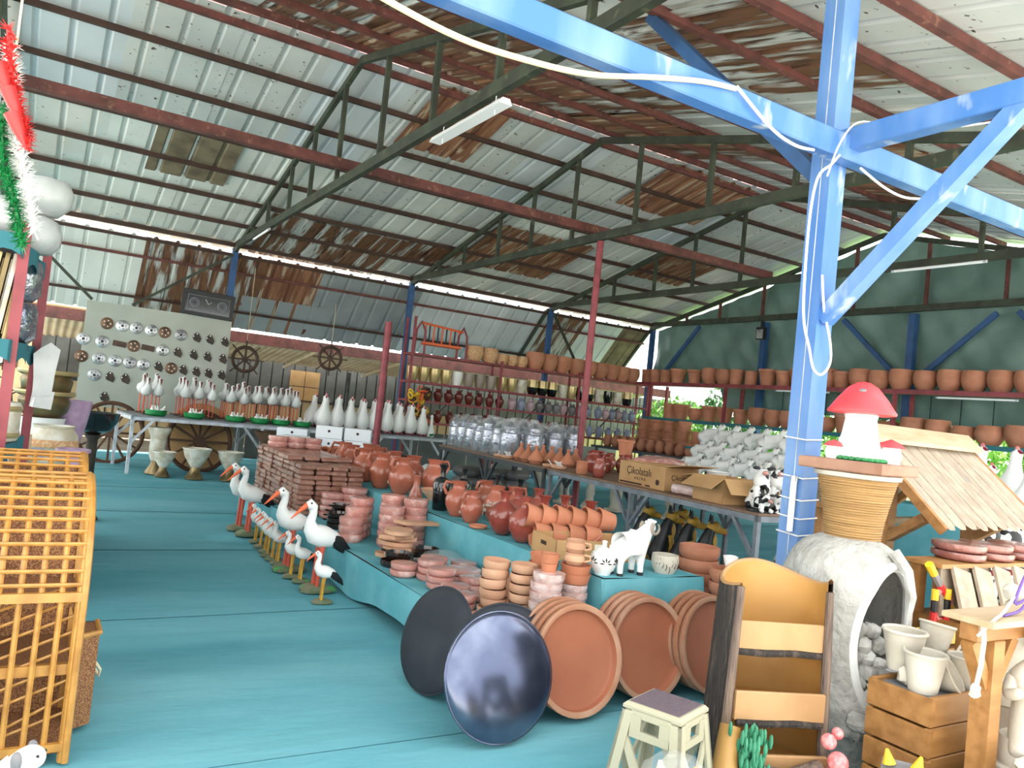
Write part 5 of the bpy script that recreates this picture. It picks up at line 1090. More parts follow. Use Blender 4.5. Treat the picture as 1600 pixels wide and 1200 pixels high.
# closed printed carton
def text(body, size, m, T, nm='printed_lettering'):
    c = bpy.data.curves.new('t', 'FONT'); c.body = body; c.size = size; c.align_x = 'CENTER'; c.extrude = .0008
    o = bpy.data.objects.new('t', c); COL.objects.link(o); dg = bpy.context.evaluated_depsgraph_get(); me = bpy.data.meshes.new_from_object(o.evaluated_get(dg)); bpy.data.objects.remove(o); bpy.data.curves.remove(c)
    me.transform(T); me.materials.clear(); me.materials.append(M[m]); me.name = nm; return me
cb = MB().bbox(-.40, .40, -.22, .22, 0, .25, .006).mesh('carton_body', 'carton')
TF = XF((0.03, -.2215, .115), 0, PI/2); TS = XF((.4015, 0, .12), PI/2, PI/2)
parts = [('carton_body', cb), ('printed_lettering', text('Çikolatalı', .115, 'ink', XF((-.05, -.2215, .12), 0, PI/2))), ('printed_lettering', text('K R E M A', .045, 'ink', XF((-.02, -.2215, .065), 0, PI/2))), ('printed_lettering', text('Çikolatalı', .075, 'ink', TS)),
         ('printed_dot', MB().lathe([(.03, 0), (.03, .002)], 16, XF((.28, -.2215, .075), 0, PI/2)).mesh('printed_dot', 'ink')), ('printed_bar', MB().box(-.38, .02, -.2225, -.2215, .012, .03).mesh('printed_bar', 'ink')), ('printed_bar', MB().box(.08, .16, -.2225, -.2215, .012, .03).mesh('printed_bar', 'ink')),
         ('flap', MB().box(-.4, .4, -.12, .22, .25, .258, XF((0, 0, 0), 0, R(0))).mesh('flap', 'carton')), ('flap', MB().box(0, .34, -.2, .2, 0, .006, XF((.38, .0, .25), 0, 0, R(-8))).mesh('flap', 'carton'))]
spawn(('printed_carton', parts), 'brown carton printed with large dark lettering on the near grey table', 'box', tb(1.85, .36), TBr+PI)
tag(obj('wrapped_bundle', MB().ell((0, 0, .07), (.38, .2, .07), 22, 10, jit=.08).mesh('wrapped_bundle', 'wrap'), None, tb(2.15, .62, HB+.19)), 'pink wrapped bundle lying on the lettered carton', 'bundle')
t = tag(empty('paper_roll', tb(1.12, .16, HB+.055)), 'pink paper roll lying before the open boxes', 'roll'); t.rotation_euler = (0, PI/2, TBr+.25)
obj('paper', MB().lathe([(.05, -.16), (.05, .16)], 18).mesh('paper', 'wrapl'), t); obj('core', MB().lathe([(.02, -.165), (.02, .165)], 12).mesh('core', 'carton'), t)
spawn(('open_carton', carton(.42, .36, .20)), 'open cardboard box with raised flaps, left of two near the cows', 'box', tb(1.15, .62), TBr+.1); spawn(('open_carton', carton(.44, .40, .24)), 'open cardboard box with raised flaps, right of two near the cows', 'box', tb(.72, .27), TBr-.05)
tag(obj('white_bowl', pot('white_bowl', .07, .13, .09, 'white'), None, tb(1.2, .62, HB+.17)), 'white bowl sitting in the left open box', 'bowl')
rnd = random.Random(10); b = MB()
for k in range(160):
    p = Vector((rnd.uniform(-.35, .35), rnd.uniform(-.15, .15), rnd.uniform(0, .14))); a = rnd.uniform(0, 6); b.add([p+Vector((.03*math.cos(a), .03*math.sin(a), .02)), p+Vector((-.012*math.sin(a), .012*math.cos(a), 0)), p-Vector((.03*math.cos(a), .03*math.sin(a), 0))], [(0, 1, 2)])
tag(obj('trailing_ivy', b.mesh('trailing_ivy', 'leafd'), None, tb(1.6, 1.1, HB+.02), (0, 0, TBr)), 'green artificial ivy strewn behind the open boxes', 'ivy')
mat('cow hide', '#f0efec', .5, col2='#17171a', scale=11, detail=1, lo=.52, hi=.54); M['cow'] = MC['cow hide']
def cow(sit=True):
    if sit:
        pts = [(0, 0, .12), (.03, 0, .22), (.05, 0, .30), (.10, 0, .30), (-.05, 0, .05)]; ed = [(0, 1), (1, 2), (2, 3), (0, 4)]; rad = [.075, .055, .05, .03, .06]
        for s in (-1, 1):
            i = len(pts); pts += [(.07, s*.05, .15), (.10, s*.05, .04), (.02, s*.09, .04), (.12, s*.10, .025)]; ed += [(1, i), (i, i+1), (0, i+2), (i+2, i+3)]; rad += [.025, .022, .04, .025]
    else:
        pts = [(0, 0, .09), (.08, 0, .11), (.12, 0, .15), (.165, 0, .13), (-.08, 0, .07)]; ed = [(0, 1), (1, 2), (2, 3), (0, 4)]; rad = [.065, .05, .045, .03, .055]
        for s in (-1, 1):
            i = len(pts); pts += [(.10, s*.05, .03), (.15, s*.05, .02)]; ed += [(1, i), (i, i+1)]; rad += [.025, .02]
    h = pts[2]; p = [('body', skin('body', pts, ed, rad, 'cow', 1))]
    for s in (-1, 1):
        p.append(('ear', MB().ell((h[0], h[1]+s*.055, h[2]+.025), (.012, .032, .014), 8, 5).mesh('ear', 'black'))); p.append(('horn', MB().tube([(h[0], s*.022, h[2]+.04), (h[0], s*.035, h[2]+.075)], [.01, .003], 6).mesh('horn', 'cream')))
    p.append(('muzzle', MB().ell((pts[3][0]+.012, 0, pts[3][2]-.008), (.022, .028, .02), 8, 6).mesh('muzzle', 'wrap')))
    p.append(('base', MB().lathe([(.10, 0), (.10, .012)], 16, sx=1.3).mesh('base', 'black'))); return ('cow_ornament', p)
CW = cow(True); CL = cow(False)
for j, (s, d) in enumerate(((.36, .36), (.40, .60), (.40, .84), (.42, 1.08))): spawn(CW, 'sitting black and white cow ornament beside the open boxes, %s from the aisle' % nth(j), 'cow', tb(s, d), TBr+PI-.5, 1.15, 'sitting cows on the grey table')
for j in range(8): spawn(CL, 'lying black and white cow ornament at the near table end, %s from the aisle' % nth(j), 'cow', tb(.12, .12+j*.175), TBr+PI-.2, .92, 'lying cows at the table end')
for j in range(2): tag(obj('pink_cap', MB().ell((0, 0, .08), (.10, .10, .09), 14, 8).mesh('pink_cap', ('pink', 'crimson')[j]), None, tb(.9+.1*j, 1.15+.12*j)), ('pink rounded ornament behind the sitting cows', 'crimson rounded ornament behind the sitting cows')[j], 'ornament')

# dogs and figures under the near table
def dog():
    pts = [(0, 0, .12), (.03, 0, .22), (.06, 0, .33), (.075, 0, .41), (.10, 0, .455), (.155, 0, .44), (-.04, 0, .07)]; ed = [(0, 1), (1, 2), (2, 3), (3, 4), (4, 5), (0, 6)]; rad = [.09, .085, .075, .05, .05, .026, .08]
    for s in (-1, 1):
        i = len(pts); pts += [(.0, s*.075, .07), (.09, s*.085, .03)]; ed += [(0, i), (i, i+1)]; rad += [.05, .028]
    p = [('body', skin('body', pts, ed, rad, 'black', 2))]
    for s in (-1, 1):
        p.append(('foreleg', MB().tube([(.085, s*.035, .30), (.115, s*.038, .16), (.12, s*.04, .03), (.15, s*.04, .018)], [.038, .028, .024, .02], 9).mesh('foreleg', 'tan'))); p.append(('ear', MB().tube([(.085, s*.028, .49), (.08, s*.04, .56)], [.022, .004], 6).mesh('ear', 'black')))
        p.append(('eye', MB().ell((.14, s*.022, .465), (.006, .005, .006), 6, 4).mesh('eye', 'white')))
    p.append(('head', MB().ell((.105, 0, .458), (.06, .054, .052), 14, 9).mesh('head', 'tan'))); p.append(('chest', MB().ell((.10, 0, .33), (.045, .05, .085), 12, 8).mesh('chest', 'tan'))); p.append(('muzzle', MB().tube([(.13, 0, .44), (.19, 0, .43), (.215, 0, .425)], [.036, .027, .018], 9).mesh('muzzle', 'tan'))); p.append(('tongue', MB().ell((.205, 0, .405), (.016, .012, .006), 7, 4).mesh('tongue', 'red')))
    return ('dog_ornament', p)
DG = dog()
for j, (x, y) in enumerate(((5.95, 6.87), (5.96, 6.50), (5.95, 6.17), (5.94, 5.87), (6.35, 6.75))): spawn(DG, 'sitting black and tan dog ornament under the near grey table, %s from the left' % nth(j), 'dog', (x, y, 0), R(-32), 1.22, 'dog ornaments under the table')
def gnome(body, hat):
    return ('garden_figure', [('body', MB().lathe([(.08, 0), (.09, .03), (.075, .12), (.06, .2), (.035, .23)], 16).mesh('body', body)), ('head', MB().ell((0, 0, .27), (.05, .05, .055), 12, 8).mesh('head', 'peach')), ('hat', MB().lathe([(.055, .29), (.04, .34), (.012, .40), (.001, .42)], 14, cap1=False).mesh('hat', hat)), ('base', MB().lathe([(.11, 0), (.11, .015)], 16).mesh('base', 'greenp'))])
for j, (x, y, bm_, hm) in enumerate(((6.6, 5.75, 'greenp', 'black'), (6.65, 5.45, 'purple', 'white'), (6.5, 5.1, 'purple', 'purple'), (6.9, 5.3, 'white', 'black'), (7.15, 5.0, 'greenp', 'black'))): spawn(gnome(bm_, hm), 'small garden figure under the near grey table, %s from the dogs' % nth(j), 'figure', (x, y, 0), 0, 1.0, 'garden figures under the table')
# pale statues under the far grey table
def statue(h, sd):
    rnd = random.Random(sd); pr = [(.13, 0), (.13, .05)]; z = .05
    while z < h-.12: z += .07; pr.append((.085+rnd.uniform(-.025, .03), z))
    pr += [(.035, z+.03), (.05, z+.07), (.045, z+.12), (.001, z+.14)]
    return ('plaster_statue', [('figure', MB().lathe(pr, 16, cap1=False, wob=lambda a, zz: 1+.08*math.sin(3*a+zz*9)).mesh('figure', 'cream', sharp=1.5)), ('plinth', MB().bbox(-.14, .14, -.14, .14, 0, .05, .006).mesh('plinth', 'cream'))])
for j in range(8): spawn(statue(.5+.12*(j % 3), j), 'pale plaster statue on the floor beyond the far grey table, %s from the left' % nth(j), 'statue', (7.35+.28*j, 12.6-.38*j, 0), j, 1, 'plaster statues beyond the table')
for j in range(3): 
    for k in range(3): spawn(('wrapped_bale', bpy.data.meshes.get('wrapped_bale') or MB().bbox(-.2, .2, -.17, .17, 0, .17, .05).mesh('wrapped_bale', 'greyg', sharp=1.5)), 'grey plastic bale under the far grey table, column %s, layer %s' % (nth(j), nth(k)), 'bale', (6.5+.42*j, 12.0-.1*j, k*.172), .1*k, 1, 'grey plastic bales')
# sheep on the stepped stand
t = tag(empty('stepped_stand', (9.0, 7.2, 0)), 'dark stepped stand carrying rows of white sheep', 'stand')
ZS = (.82, 1.02, 1.24)
for k, z in enumerate(ZS):
    obj('step_board', MB().box(.62*k-.3, .62*k+.28, 0, 2.4+.4*k, z-.04, z).mesh('step_board', 'dcloth'), t)
    for y in (.1, 2.3): obj('leg', MB().bar((.62*k, y, 0), (.62*k, y, z-.04), .05).mesh('leg', 'dgrey'), t)
def sheep():
    pts = [(0, 0, .17), (.09, 0, .18), (.135, 0, .25), (.155, 0, .315), (.205, 0, .30), (-.10, 0, .17), (-.15, 0, .18)]; ed = [(0, 1), (1, 2), (2, 3), (3, 4), (0, 5), (5, 6)]; rad = [.085, .08, .05, .046, .026, .078, .035]
    for sx, s in ((.09, 1), (.09, -1), (-.08, 1), (-.08, -1)):
        i = len(pts); pts += [(sx, s*.045, .08), (sx+.005, s*.045, .005)]; ed += [(1 if sx > 0 else 5, i), (i, i+1)]; rad += [.035, .024]
    p = [('body', skin('body', pts, ed, rad, 'white', 2))]
    for s in (-1, 1): p.append(('ear', MB().ell((.145, s*.055, .325), (.014, .03, .012), 8, 5).mesh('ear', 'taupe'))); p.append(('eye', MB().ell((.19, s*.026, .325), (.006, .005, .006), 6, 4).mesh('eye', 'black')))
    return ('sheep_ornament', p)
SHP = sheep()
for k, n in enumerate((6, 7, 6)):
    for j in range(n): spawn(SHP, 'white sheep ornament on the stepped stand, %s step, %s from the left' % (('front', 'middle', 'top')[k], nth(j)), 'sheep', (9.0+.62*k+random.uniform(-.04, .04), 9.3+.42*k-j*.35, ZS[k]), R(-30)+random.uniform(-.15, .15), 1.12 if k < 2 else 1.35, 'white sheep on the stand')
# white owls / hens on teal bench behind the well roof
tag(obj('teal_bench', drape(0, .9, 0, 2.0, 1.0, lambda s, fx, fy: .02, .015, 12, 6, 16), None, (7.6, 3.1, 0)), 'teal covered bench behind the wishing well roof', 'bench')
for j in range(10): spawn(GS, 'white hen ornament behind the well roof, %s row, %s from the left' % (('front', 'back')[j//5], nth(j % 5)), 'hen', (7.85+.42*(j//5), 4.75-(j % 5)*.33, 1.0+.0*(j//5)), R(-120), .95+.35*(j//5), 'white hens on the bench')
PA = ('panda_ornament', [('body', MB().lathe([(.07, 0), (.10, .05), (.10, .14), (.07, .22), (.05, .24)], 14).mesh('body', 'cow')), ('head', MB().ell((0, 0, .30), (.075, .07, .07), 12, 8).mesh('head', 'white')), ('ear', MB().ell((-.05, 0, .365), (.025, .02, .025), 8, 5).mesh('ear', 'black')), ('ear', MB().ell((.05, 0, .365), (.025, .02, .025), 8, 5).mesh('ear', 'black')), ('scarf', MB().ring((0, 0, .235), .06, .022, 16, 6).mesh('scarf', 'crimson')), ('eye_patch', MB().ell((-.028, -.062, .31), (.016, .01, .02), 7, 5).mesh('eye_patch', 'black')), ('eye_patch', MB().ell((.028, -.062, .31), (.016, .01, .02), 7, 5).mesh('eye_patch', 'black'))])
t = tag(empty('figure_shelf', (6.1, 3.0, 0)), 'teal two tier shelf of panda figures behind the rope pedestal', 'shelf')
for z in (.12, .52, .86): obj('shelf_board', MB().box(-.5, .7, -.22, .22, z-.03, z).mesh('shelf_board', 'dcloth'), t)
for x in (-.48, .68): obj('shelf_post', MB().bar((x, .2, 0), (x, .2, .9), .04).mesh('shelf_post', 'dgrey'), t)
for j in range(12): spawn(PA, 'panda figure with red scarf behind the rope pedestal, %s tier, %s from left' % (('lowest', 'middle', 'top')[j//4], nth(j % 4)), 'panda', (5.75+(j % 4)*.28, 2.98, (.12, .52, .86)[j//4]), R(-20), .95, 'panda figures')
# clay stacks in the far corner
t = tag(empty('corner_bench', (11.6, 12.2, 0)), 'dark bench of stacked clay pots in the far corner', 'bench')
obj('bench_top', MB().box(-.4, 1.2, -1.2, 2.6, .92, .97).mesh('bench_top', 'dgrey'), t)
for x in (-.3, 1.1):
    for y in (-1.1, 2.5): obj('leg', MB().bar((x, y, 0), (x, y, .92), .06).mesh('leg', 'dgrey'), t)
for j in range(6):
    for k in range(3 if j < 4 else 2): spawn(FP[1] if j < 3 else FP[0], 'terracotta pot stacked on the corner bench, rear column %s from the left, layer %s' % (nth(j), nth(k)), 'pot', (12.35, 14.3-j*.44, .972+k*.20), 0, .95, 'clay pots on the corner bench')
for j in range(12): spawn(('clay_jar', bpy.data.meshes.get('clay_jar') or lathe_part('clay_jar', [(.06, 0), (.10, .06), (.11, .13), (.08, .2), (.07, .22), (.08, .24), (.06, .22)], 'terra')), 'small brown clay jar along the front of the corner bench, %s from the left' % nth(j), 'jar', (11.45, 14.5-j*.30, .972), 0, 1.1, 'small clay jars on the corner bench')
for j in range(8): spawn(FP[0], 'low terracotta pot in the middle row of the corner bench, %s from the left' % nth(j), 'pot', (11.85, 14.5-j*.42, .972), 0, (.9, .9, .75), 'low clay pots on the corner bench')
# ================================================================== rattan shelf chests at the left
def rattan_chest():
    X0, X1 = -.44, .24; p = []; W = X1-X0
    def prof(t):   # side profile: up the front, then curving back
        if t < .55: return (0, .63*t/.55)
        a = (t-.55)/.45*R(82); return (.46*(1-math.cos(a)), .63+.42*math.sin(a))
    n = 26
    for k in range(11):
        x = X0+W*k/10; th = .011 if k not in (0, 10) else .019
        p.append(('upright_cane', MB().tube([(x, prof(i/n)[0], prof(i/n)[1]) for i in range(n+1)], th, 7).mesh('upright_cane', 'rattan')))
    for k in range(12):
        t = .58+.42*k/11; y, z = prof(t); p.append(('cross_cane', MB().tube([(X0, y-.012, z+.006), (X1, y-.012, z+.006)], .008, 6).mesh('cross_cane', 'rattan')))
    p.append(('front_rail', MB().bar((X0-.01, -.012, .63), (X1+.01, -.012, .63), .022, .035).mesh('front_rail', 'rattan')))
    p.append(('front_rail', MB().bar((X0-.01, -.008, .06), (X1+.01, -.008, .06), .022, .03).mesh('front_rail', 'rattan')))
    for k in range(9):
        z = .02+k*.062; p.append(('slanted_cane', MB().tube([(X0, .03, z-.10), (X1, .03, z+.16)] if z > .1 else [(X0+.3, .03, .04), (X1, .03, z+.16)], .006, 6).mesh('slanted_cane', 'rattan')))
    for z in (.60, .36): p.append(('woven_shelf', MB().box(X0, X1, .03, .44, z-.02, z).mesh('woven_shelf', 'weave')))
    p.append(('shelf_edge', MB().bar((X0, .03, .345), (X1, .03, .345), .03, .04).mesh('shelf_edge', 'rattan')))
    p.append(('woven_back', MB().box(X0, X1, .45, .465, .0, .98).mesh('woven_back', 'weave')))
    p.append(('woven_base', MB().box(X0, X1, .03, .44, .02, .04).mesh('woven_base', 'weave')))
    for x in (X1, X0):
        p.append(('side_post', MB().tube([(x+.008, -.015+prof(i/n)[0], prof(i/n)[1]) for i in range(n+1)], .014, 8).mesh('side_post', 'rattan')))
        for z in (.2, .36, .5, .62, .78): p.append(('side_cane', MB().tube([(x, .0 if z < .64 else .1, z), (x, .45, z)], .009, 6).mesh('side_cane', 'rattan')))
        p.append(('back_post', MB().bar((x, .45, 0), (x, .45, 1.04), .022).mesh('back_post', 'rattan')))
    return ('rattan_chest', p)
RC = rattan_chest()
spawn(RC, 'near honey rattan chest with curved lattice hood at the left edge', 'chest', (0, 3.44, 0)); spawn(RC, 'second honey rattan chest behind the near one at the left edge', 'chest', (0, 4.06, .03))
t = tag(empty('woven_basket', (.345, 3.68, 0)), 'brown woven basket with a rope handle beside the near rattan chest', 'basket')
obj('basket_body', MB().prism([(-.075, .0), (.0, .05), (.0, .22), (-.075, .22)], .02, .40).mesh('basket_body', 'weave'), t)
obj('top_rim', MB().tube([(-.075, 0, .40), (.0, .05, .40), (.0, .22, .40)], .012, 7).mesh('top_rim', 'rattan'), t); obj('rope_handle', MB().tube([(.0, .10, .26), (.025, .12, .22), (.025, .16, .18), (.0, .18, .22)], .006, 6).mesh('rope_handle', 'cable'), t)
def lamb():
    pts = [(0, 0, .16), (.05, 0, .20), (.085, 0, .27), (.12, 0, .31), (.165, 0, .295), (-.09, 0, .15)]; ed = [(0, 1), (1, 2), (2, 3), (3, 4), (0, 5)]; rad = [.075, .065, .045, .046, .026, .065]
    for sx, s in ((.05, 1), (.05, -1), (-.08, 1), (-.08, -1)):
        i = len(pts); pts += [(sx, s*.04, .08), (sx, s*.04, .005)]; ed += [(1 if sx > 0 else 5, i), (i, i+1)]; rad += [.03, .02]
    p = [('body', skin('body', pts, ed, rad, 'white', 2))]
    for s in (-1, 1): p.append(('ear', MB().ell((.10, s*.045, .305), (.018, .012, .03), 8, 6).mesh('ear', 'greyg'))); p.append(('eye', MB().ell((.15, s*.022, .315), (.006, .004, .005), 6, 4).mesh('eye', 'black')))
    return ('lamb_ornament', p)
spawn(lamb(), 'white lamb ornament with a grey ear at the lower left edge', 'lamb', (.005, 2.86, 0), R(-28), 1.0)
# teal covered table behind the rattan chests
LT = .80
t = tag(empty('draped_table', (-.58, 5.85, 0)), 'teal draped table of glazed pots behind the rattan chests', 'table')
obj('cloth', drape(0, .95, 0, 2.3, LT, lambda s, fx, fy: .03, .02, 21, 8, 24), t); obj('table_board', MB().box(.02, .93, .02, 2.28, LT-.03, LT-.006).mesh('table_board', 'woodd'), t)
for x in (.08, .87):
    for y in (.08, 2.2): obj('leg', MB().bar((x, y, 0), (x, y, LT-.03), .05).mesh('leg', 'woodd'), t)
MP = ('mosaic_pot', [('body', MB().lathe([(.10, 0), (.15, .04), (.185, .12), (.175, .19), (.14, .235), (.155, .26), (.14, .26), (.12, .22)], 28, cap1=False).mesh('body', 'antique')), ('mosaic_band', MB().lathe([(.187, .09), (.19, .12), (.187, .15)], 28, cap0=False, cap1=False).mesh('mosaic_band', 'basket'))])
spawn(MP, 'cream crackled round pot on the draped table', 'pot', (.16, 7.0, LT), 0, .95)
tag(obj('green_bowl', pot('green_bowl', .09, .15, .10, 'antique', .01, .025), None, (.10, 6.12, LT)), 'pale green bowl with a dark rim on the draped table', 'bowl')
tag(obj('mauve_pot', pot('mauve_pot', .07, .10, .15, 'mauve', .01, .02), None, (.27, 6.15, LT)), 'small mauve pot at the table corner behind the rattan', 'pot')
tag(obj('mauve_vase', pot('mauve_vase', .08, .16, .42, 'mauve', .01, 0, 24, .01), None, (.29, 7.85, LT)), 'tall mauve cone vase at the far end of the draped table', 'vase')
BZ = ('bronze_pot', [('body', MB().lathe([(.12, 0), (.17, .05), (.185, .13), (.17, .16), (.21, .18), (.21, .21), (.18, .2)], 26, cap1=False).mesh('body', 'bronze')), ('rim_band', MB().lathe([(.211, .18), (.216, .195), (.211, .21)], 26, cap0=False, cap1=False).mesh('rim_band', 'gold'))])
for j in range(2): spawn(BZ, ('lower dark bronze pot with gilded rim behind the crackled pot', 'upper dark bronze pot with gilded rim behind the crackled pot')[j], 'pot', (.08, 7.6, LT+.27+j*.17), 0, 1.05)
tag(obj('white_pot', pot('white_pot', .14, .17, .27, 'whiteg'), None, (.08, 7.6, LT)), 'white pot carrying the two bronze pots', 'pot')
# black bowl on stand right of it
spawn(('black_basin', [('bowl', MB().lathe([(.05, .85), (.16, .90), (.22, 1.0), (.23, 1.08), (.22, 1.08), (.001, .92)], 24, cap1=False).mesh('bowl', 'blackg')), ('stand', MB().lathe([(.14, 0), (.12, .03), (.05, .1), (.05, .8), (.08, .85)], 14).mesh('stand', 'iron'))]), 'dark shiny basin on a pedestal before the grey board', 'basin', (.55, 9.0, 0))
# iron ornament on the draped table
t = tag(empty('iron_ornament', (-.25, 7.9, LT+.0)), 'black wrought iron carriage ornament against the bright yard', 'ornament')
obj('wooden_box', MB().bbox(-.18, .14, -.1, .1, .20, .34, .01).mesh('wooden_box', 'woodd'), t)
for a, c in (((-.15, 0, .34), (-.15, 0, .62)), ((.1, 0, .34), (.06, 0, .62)), ((-.15, 0, .46), (.1, 0, .46)), ((-.15, 0, .56), (.08, 0, .56)), ((-.02, 0, .34), (.18, 0, .50)), ((-.15, 0, .62), (.05, 0, .70)), ((.0, 0, .62), (.0, 0, .72))): obj('iron_bar', MB().bar(a, c, .012).mesh('iron_bar', 'black'), t)
for x in (.20, -.2): obj('iron_wheel', MB().ring((0, 0, 0), .08, .01, 20, 6, XF((x, 0, .28), 0, PI/2)).mesh('iron_wheel', 'black'), t)
obj('leg', MB().bbox(-.12, .12, -.08, .08, 0, .2, .01).mesh('leg', 'woodd'), t)
# red steel goods rack
t = tag(empty('goods_rack', (-.4, 4.62, 0)), 'red steel goods rack with teal shelf edges at the left edge', 'rack')
for x, y in ((.38, 1.10), (.28, .02), (-.35, .02), (-.35, 1.10)): obj('rack_post', MB().bar((x, y, 0), (x, y, 2.2), .05).mesh('rack_post', 'redsteel'), t)
for z in (2.12, 1.60, 1.05):
    obj('rack_shelf', MB().prism([(-.4, -.05), (.26, -.05), (.36, 1.12), (-.4, 1.12)], z-.03, z).mesh('rack_shelf', 'purlind'), t)
    obj('cloth_edge', MB().grid(lambda u, v: (.27+.10*u+.012*math.sin(u*14), -.06+1.18*u, z+.006-(.10+.02*math.sin(u*23))*v), 24, 3).grid(lambda u, v: (-.4+.67*u, -.065-.01*math.sin(u*17), z+.006-(.10+.02*math.sin(u*19))*v), 18, 3).mesh('cloth_edge', 'dcloth', sharp=2), t)
for j, (x, y, r, z, h_) in enumerate(((-.09, 5.25, .125, 2.125, .22), (-.22, 4.85, .12, 2.125, .22))):
    b = MB().lathe([(r*.7, 0), (r*1.0, h_*.25), (r*1.05, h_*.55), (r*.85, h_*.85), (r*.3, h_), (.001, h_*1.02)], 20, cap1=False, wob=lambda a, zz: 1+.03*math.sin(5*a+zz*20)); tag(obj('white_wrapped_pot', b.mesh('white_wrapped_pot', 'wrapw', sharp=2), None, (x, y, z)), ('white plastic wrapped pot on top of the red rack, farther one', 'white plastic wrapped pot on top of the red rack, nearer one')[j], 'pot')
b = MB().lathe([(.08, 0), (.135, .06), (.145, .14), (.12, .20), (.03, .22)], 20, wob=lambda a, zz: 1+.03*math.sin(4*a+zz*16)); tag(obj('white_wrapped_pot', b.mesh('white_wrapped_pot', 'wrapw', sharp=2), None, (-.07, 5.25, 2.345)), 'white plastic wrapped pot stacked highest on the red rack', 'pot')
SB_ = ('foil_bowl', MB().lathe([(.13, 0), (.17, .05), (.175, .20), (.16, .24), (.05, .25)], 18, wob=lambda a, z: 1+.03*math.sin(7*a+z*25)).mesh('foil_bowl', 'silver', sharp=1.5))
for j in range(2): spawn(SB_, ('lower foil wrapped bowl on the middle shelf of the red rack', 'upper foil wrapped bowl on the middle shelf of the red rack')[j], 'bowl', (-.20, 5.45, 1.602+j*.25))
spawn(('brass_drum', [('body', MB().lathe([(.14, 0), (.15, .02), (.15, .2), (.14, .22)], 22).mesh('body', 'antique')), ('band', MB().lathe([(.152, .17), (.158, .185), (.152, .20)], 22, cap0=False, cap1=False).mesh('band', 'gold')), ('band', MB().lathe([(.152, .02), (.158, .035), (.152, .05)], 22, cap0=False, cap1=False).mesh('band', 'gold'))]), 'pale brass banded drum on the lower shelf of the red rack', 'drum', (-.20, 5.3, 1.052))
for j in range(4): tag(obj('gilded_frame', MB().bbox(0, .02, -.16, .16, 0, .44, .004).box(-.004, 0, -.13, .13, .03, .41).mesh('gilded_frame', ('gold', 'bronze', 'antique', 'gold')[j]), None, (-.30+j*.035, 4.80, 1.602), (0, R(6), R(10))), 'gilded picture frame standing on the red rack, %s from the left' % nth(j), 'frame', 'frames on the red rack')
tag(obj('white_paper_bag', MB().prism([(-.045, .0), (.055, .02), (.06, .15), (.075, .30), (.02, .34), (-.03, .30), (-.065, .26), (-.05, .12)], -.05, .05, XF((0, 0, 0), 0, PI/2)).prism([(-.05, -.06), (.05, -.07), (.06, .04), (-.04, .05)], -.06, .04, XF((.005, 0, 0), .2, PI/2)).mesh('white_paper_bag', 'wrapw', sharp=.4), None, (.035, 5.62, 1.30)), 'crumpled white paper bag hanging on the red rack', 'bag')
tag(obj('plastic_sheet', MB().grid(lambda u, v: (-.05+.10*u+.008*math.sin(v*9), .015*math.sin(v*6+u*5), .42*v), 10, 10).mesh('plastic_sheet', 'film', sharp=2, thick=.004), None, (-.24, 4.54, 1.35)), 'clear plastic sheet hanging at the near end of the red rack', 'sheet')
# birdhouse hat / wooden pieces in front of the rack
for j, (x, y, w_, h_, m, lab) in enumerate(((-.09, 4.60, .05, .26, 'woodp', 'pale wooden slat standing at the left edge'), (-.02, 4.66, .05, .24, 'woodp', 'second pale wooden slat standing at the left edge'), (.03, 4.70, .10, .15, 'pastel', 'pale blue card standing behind the rattan'))):
    tag(obj('wooden_slat', MB().bbox(-w_/2, w_/2, -.01, .01, 0, h_, .003).mesh('wooden_slat', m), None, (x+.02, y+1.36, LT), (R(-8), 0, R(15))), lab, 'slat')
tag(obj('purple_cord', MB().tube([(.05*math.cos(k*.9)*(1+.02*k), .02*math.sin(k*.9), .03+.008*k) for k in range(22)], .006, 6).mesh('purple_cord', 'purple'), None, (-.06, 6.05, LT)), 'purple cord coil between the wooden slats', 'cord')
spawn(('clay_house', [('body', MB().bbox(-.06, .06, -.06, .06, 0, .09, .004).mesh('body', 'whitebox')), ('roof', MB().lathe([(.10, .09), (.02, .17), (.018, .20), (.001, .21)], 4, cap1=False).mesh('roof', 'terrao'))]), 'small white house with a clay roof on the draped table', 'ornament', (-.12, 6.4, LT), R(40))
# tinsel garland
def garland(label, pts, r, m, n):
    b = MB(); rnd = random.Random(n); P = [Vector(p) for p in pts]; c = P[0]
    for k in range(n):
        t_ = rnd.uniform(0, len(P)-1.001); i = int(t_); q = P[i].lerp(P[i+1], t_-i)-c; d = Vector((rnd.gauss(0, 1), rnd.gauss(0, 1), rnd.gauss(0, 1))).normalized(); s = d.cross(Vector((0, .3, 1))).normalized()*.006
        b.add([q-s, q+s, q+d*r], [(0, 1, 2)])
    b.tube([q-c for q in P], .008, 6)
    return tag(obj('tinsel_garland', b.mesh('tinsel_garland', m), None, c), label, 'garland')
garland('green tinsel garland hanging at the upper left edge', [(-.22, 3.6, 2.45), (-.20, 3.6, 2.25), (-.14, 3.62, 2.1), (-.10, 3.64, 1.95)], .05, 'greenp', 700)
garland('white tinsel garland hanging at the upper left edge', [(-.22, 3.62, 2.72), (-.19, 3.6, 2.5), (-.16, 3.6, 2.35), (-.12, 3.62, 2.22), (-.07, 3.64, 2.02)], .05, 'white', 900)
garland('red tinsel garland hanging at the upper left edge', [(-.23, 3.55, 2.75), (-.20, 3.56, 2.55), (-.15, 3.58, 2.42), (-.12, 3.58, 2.32)], .045, 'red', 500)
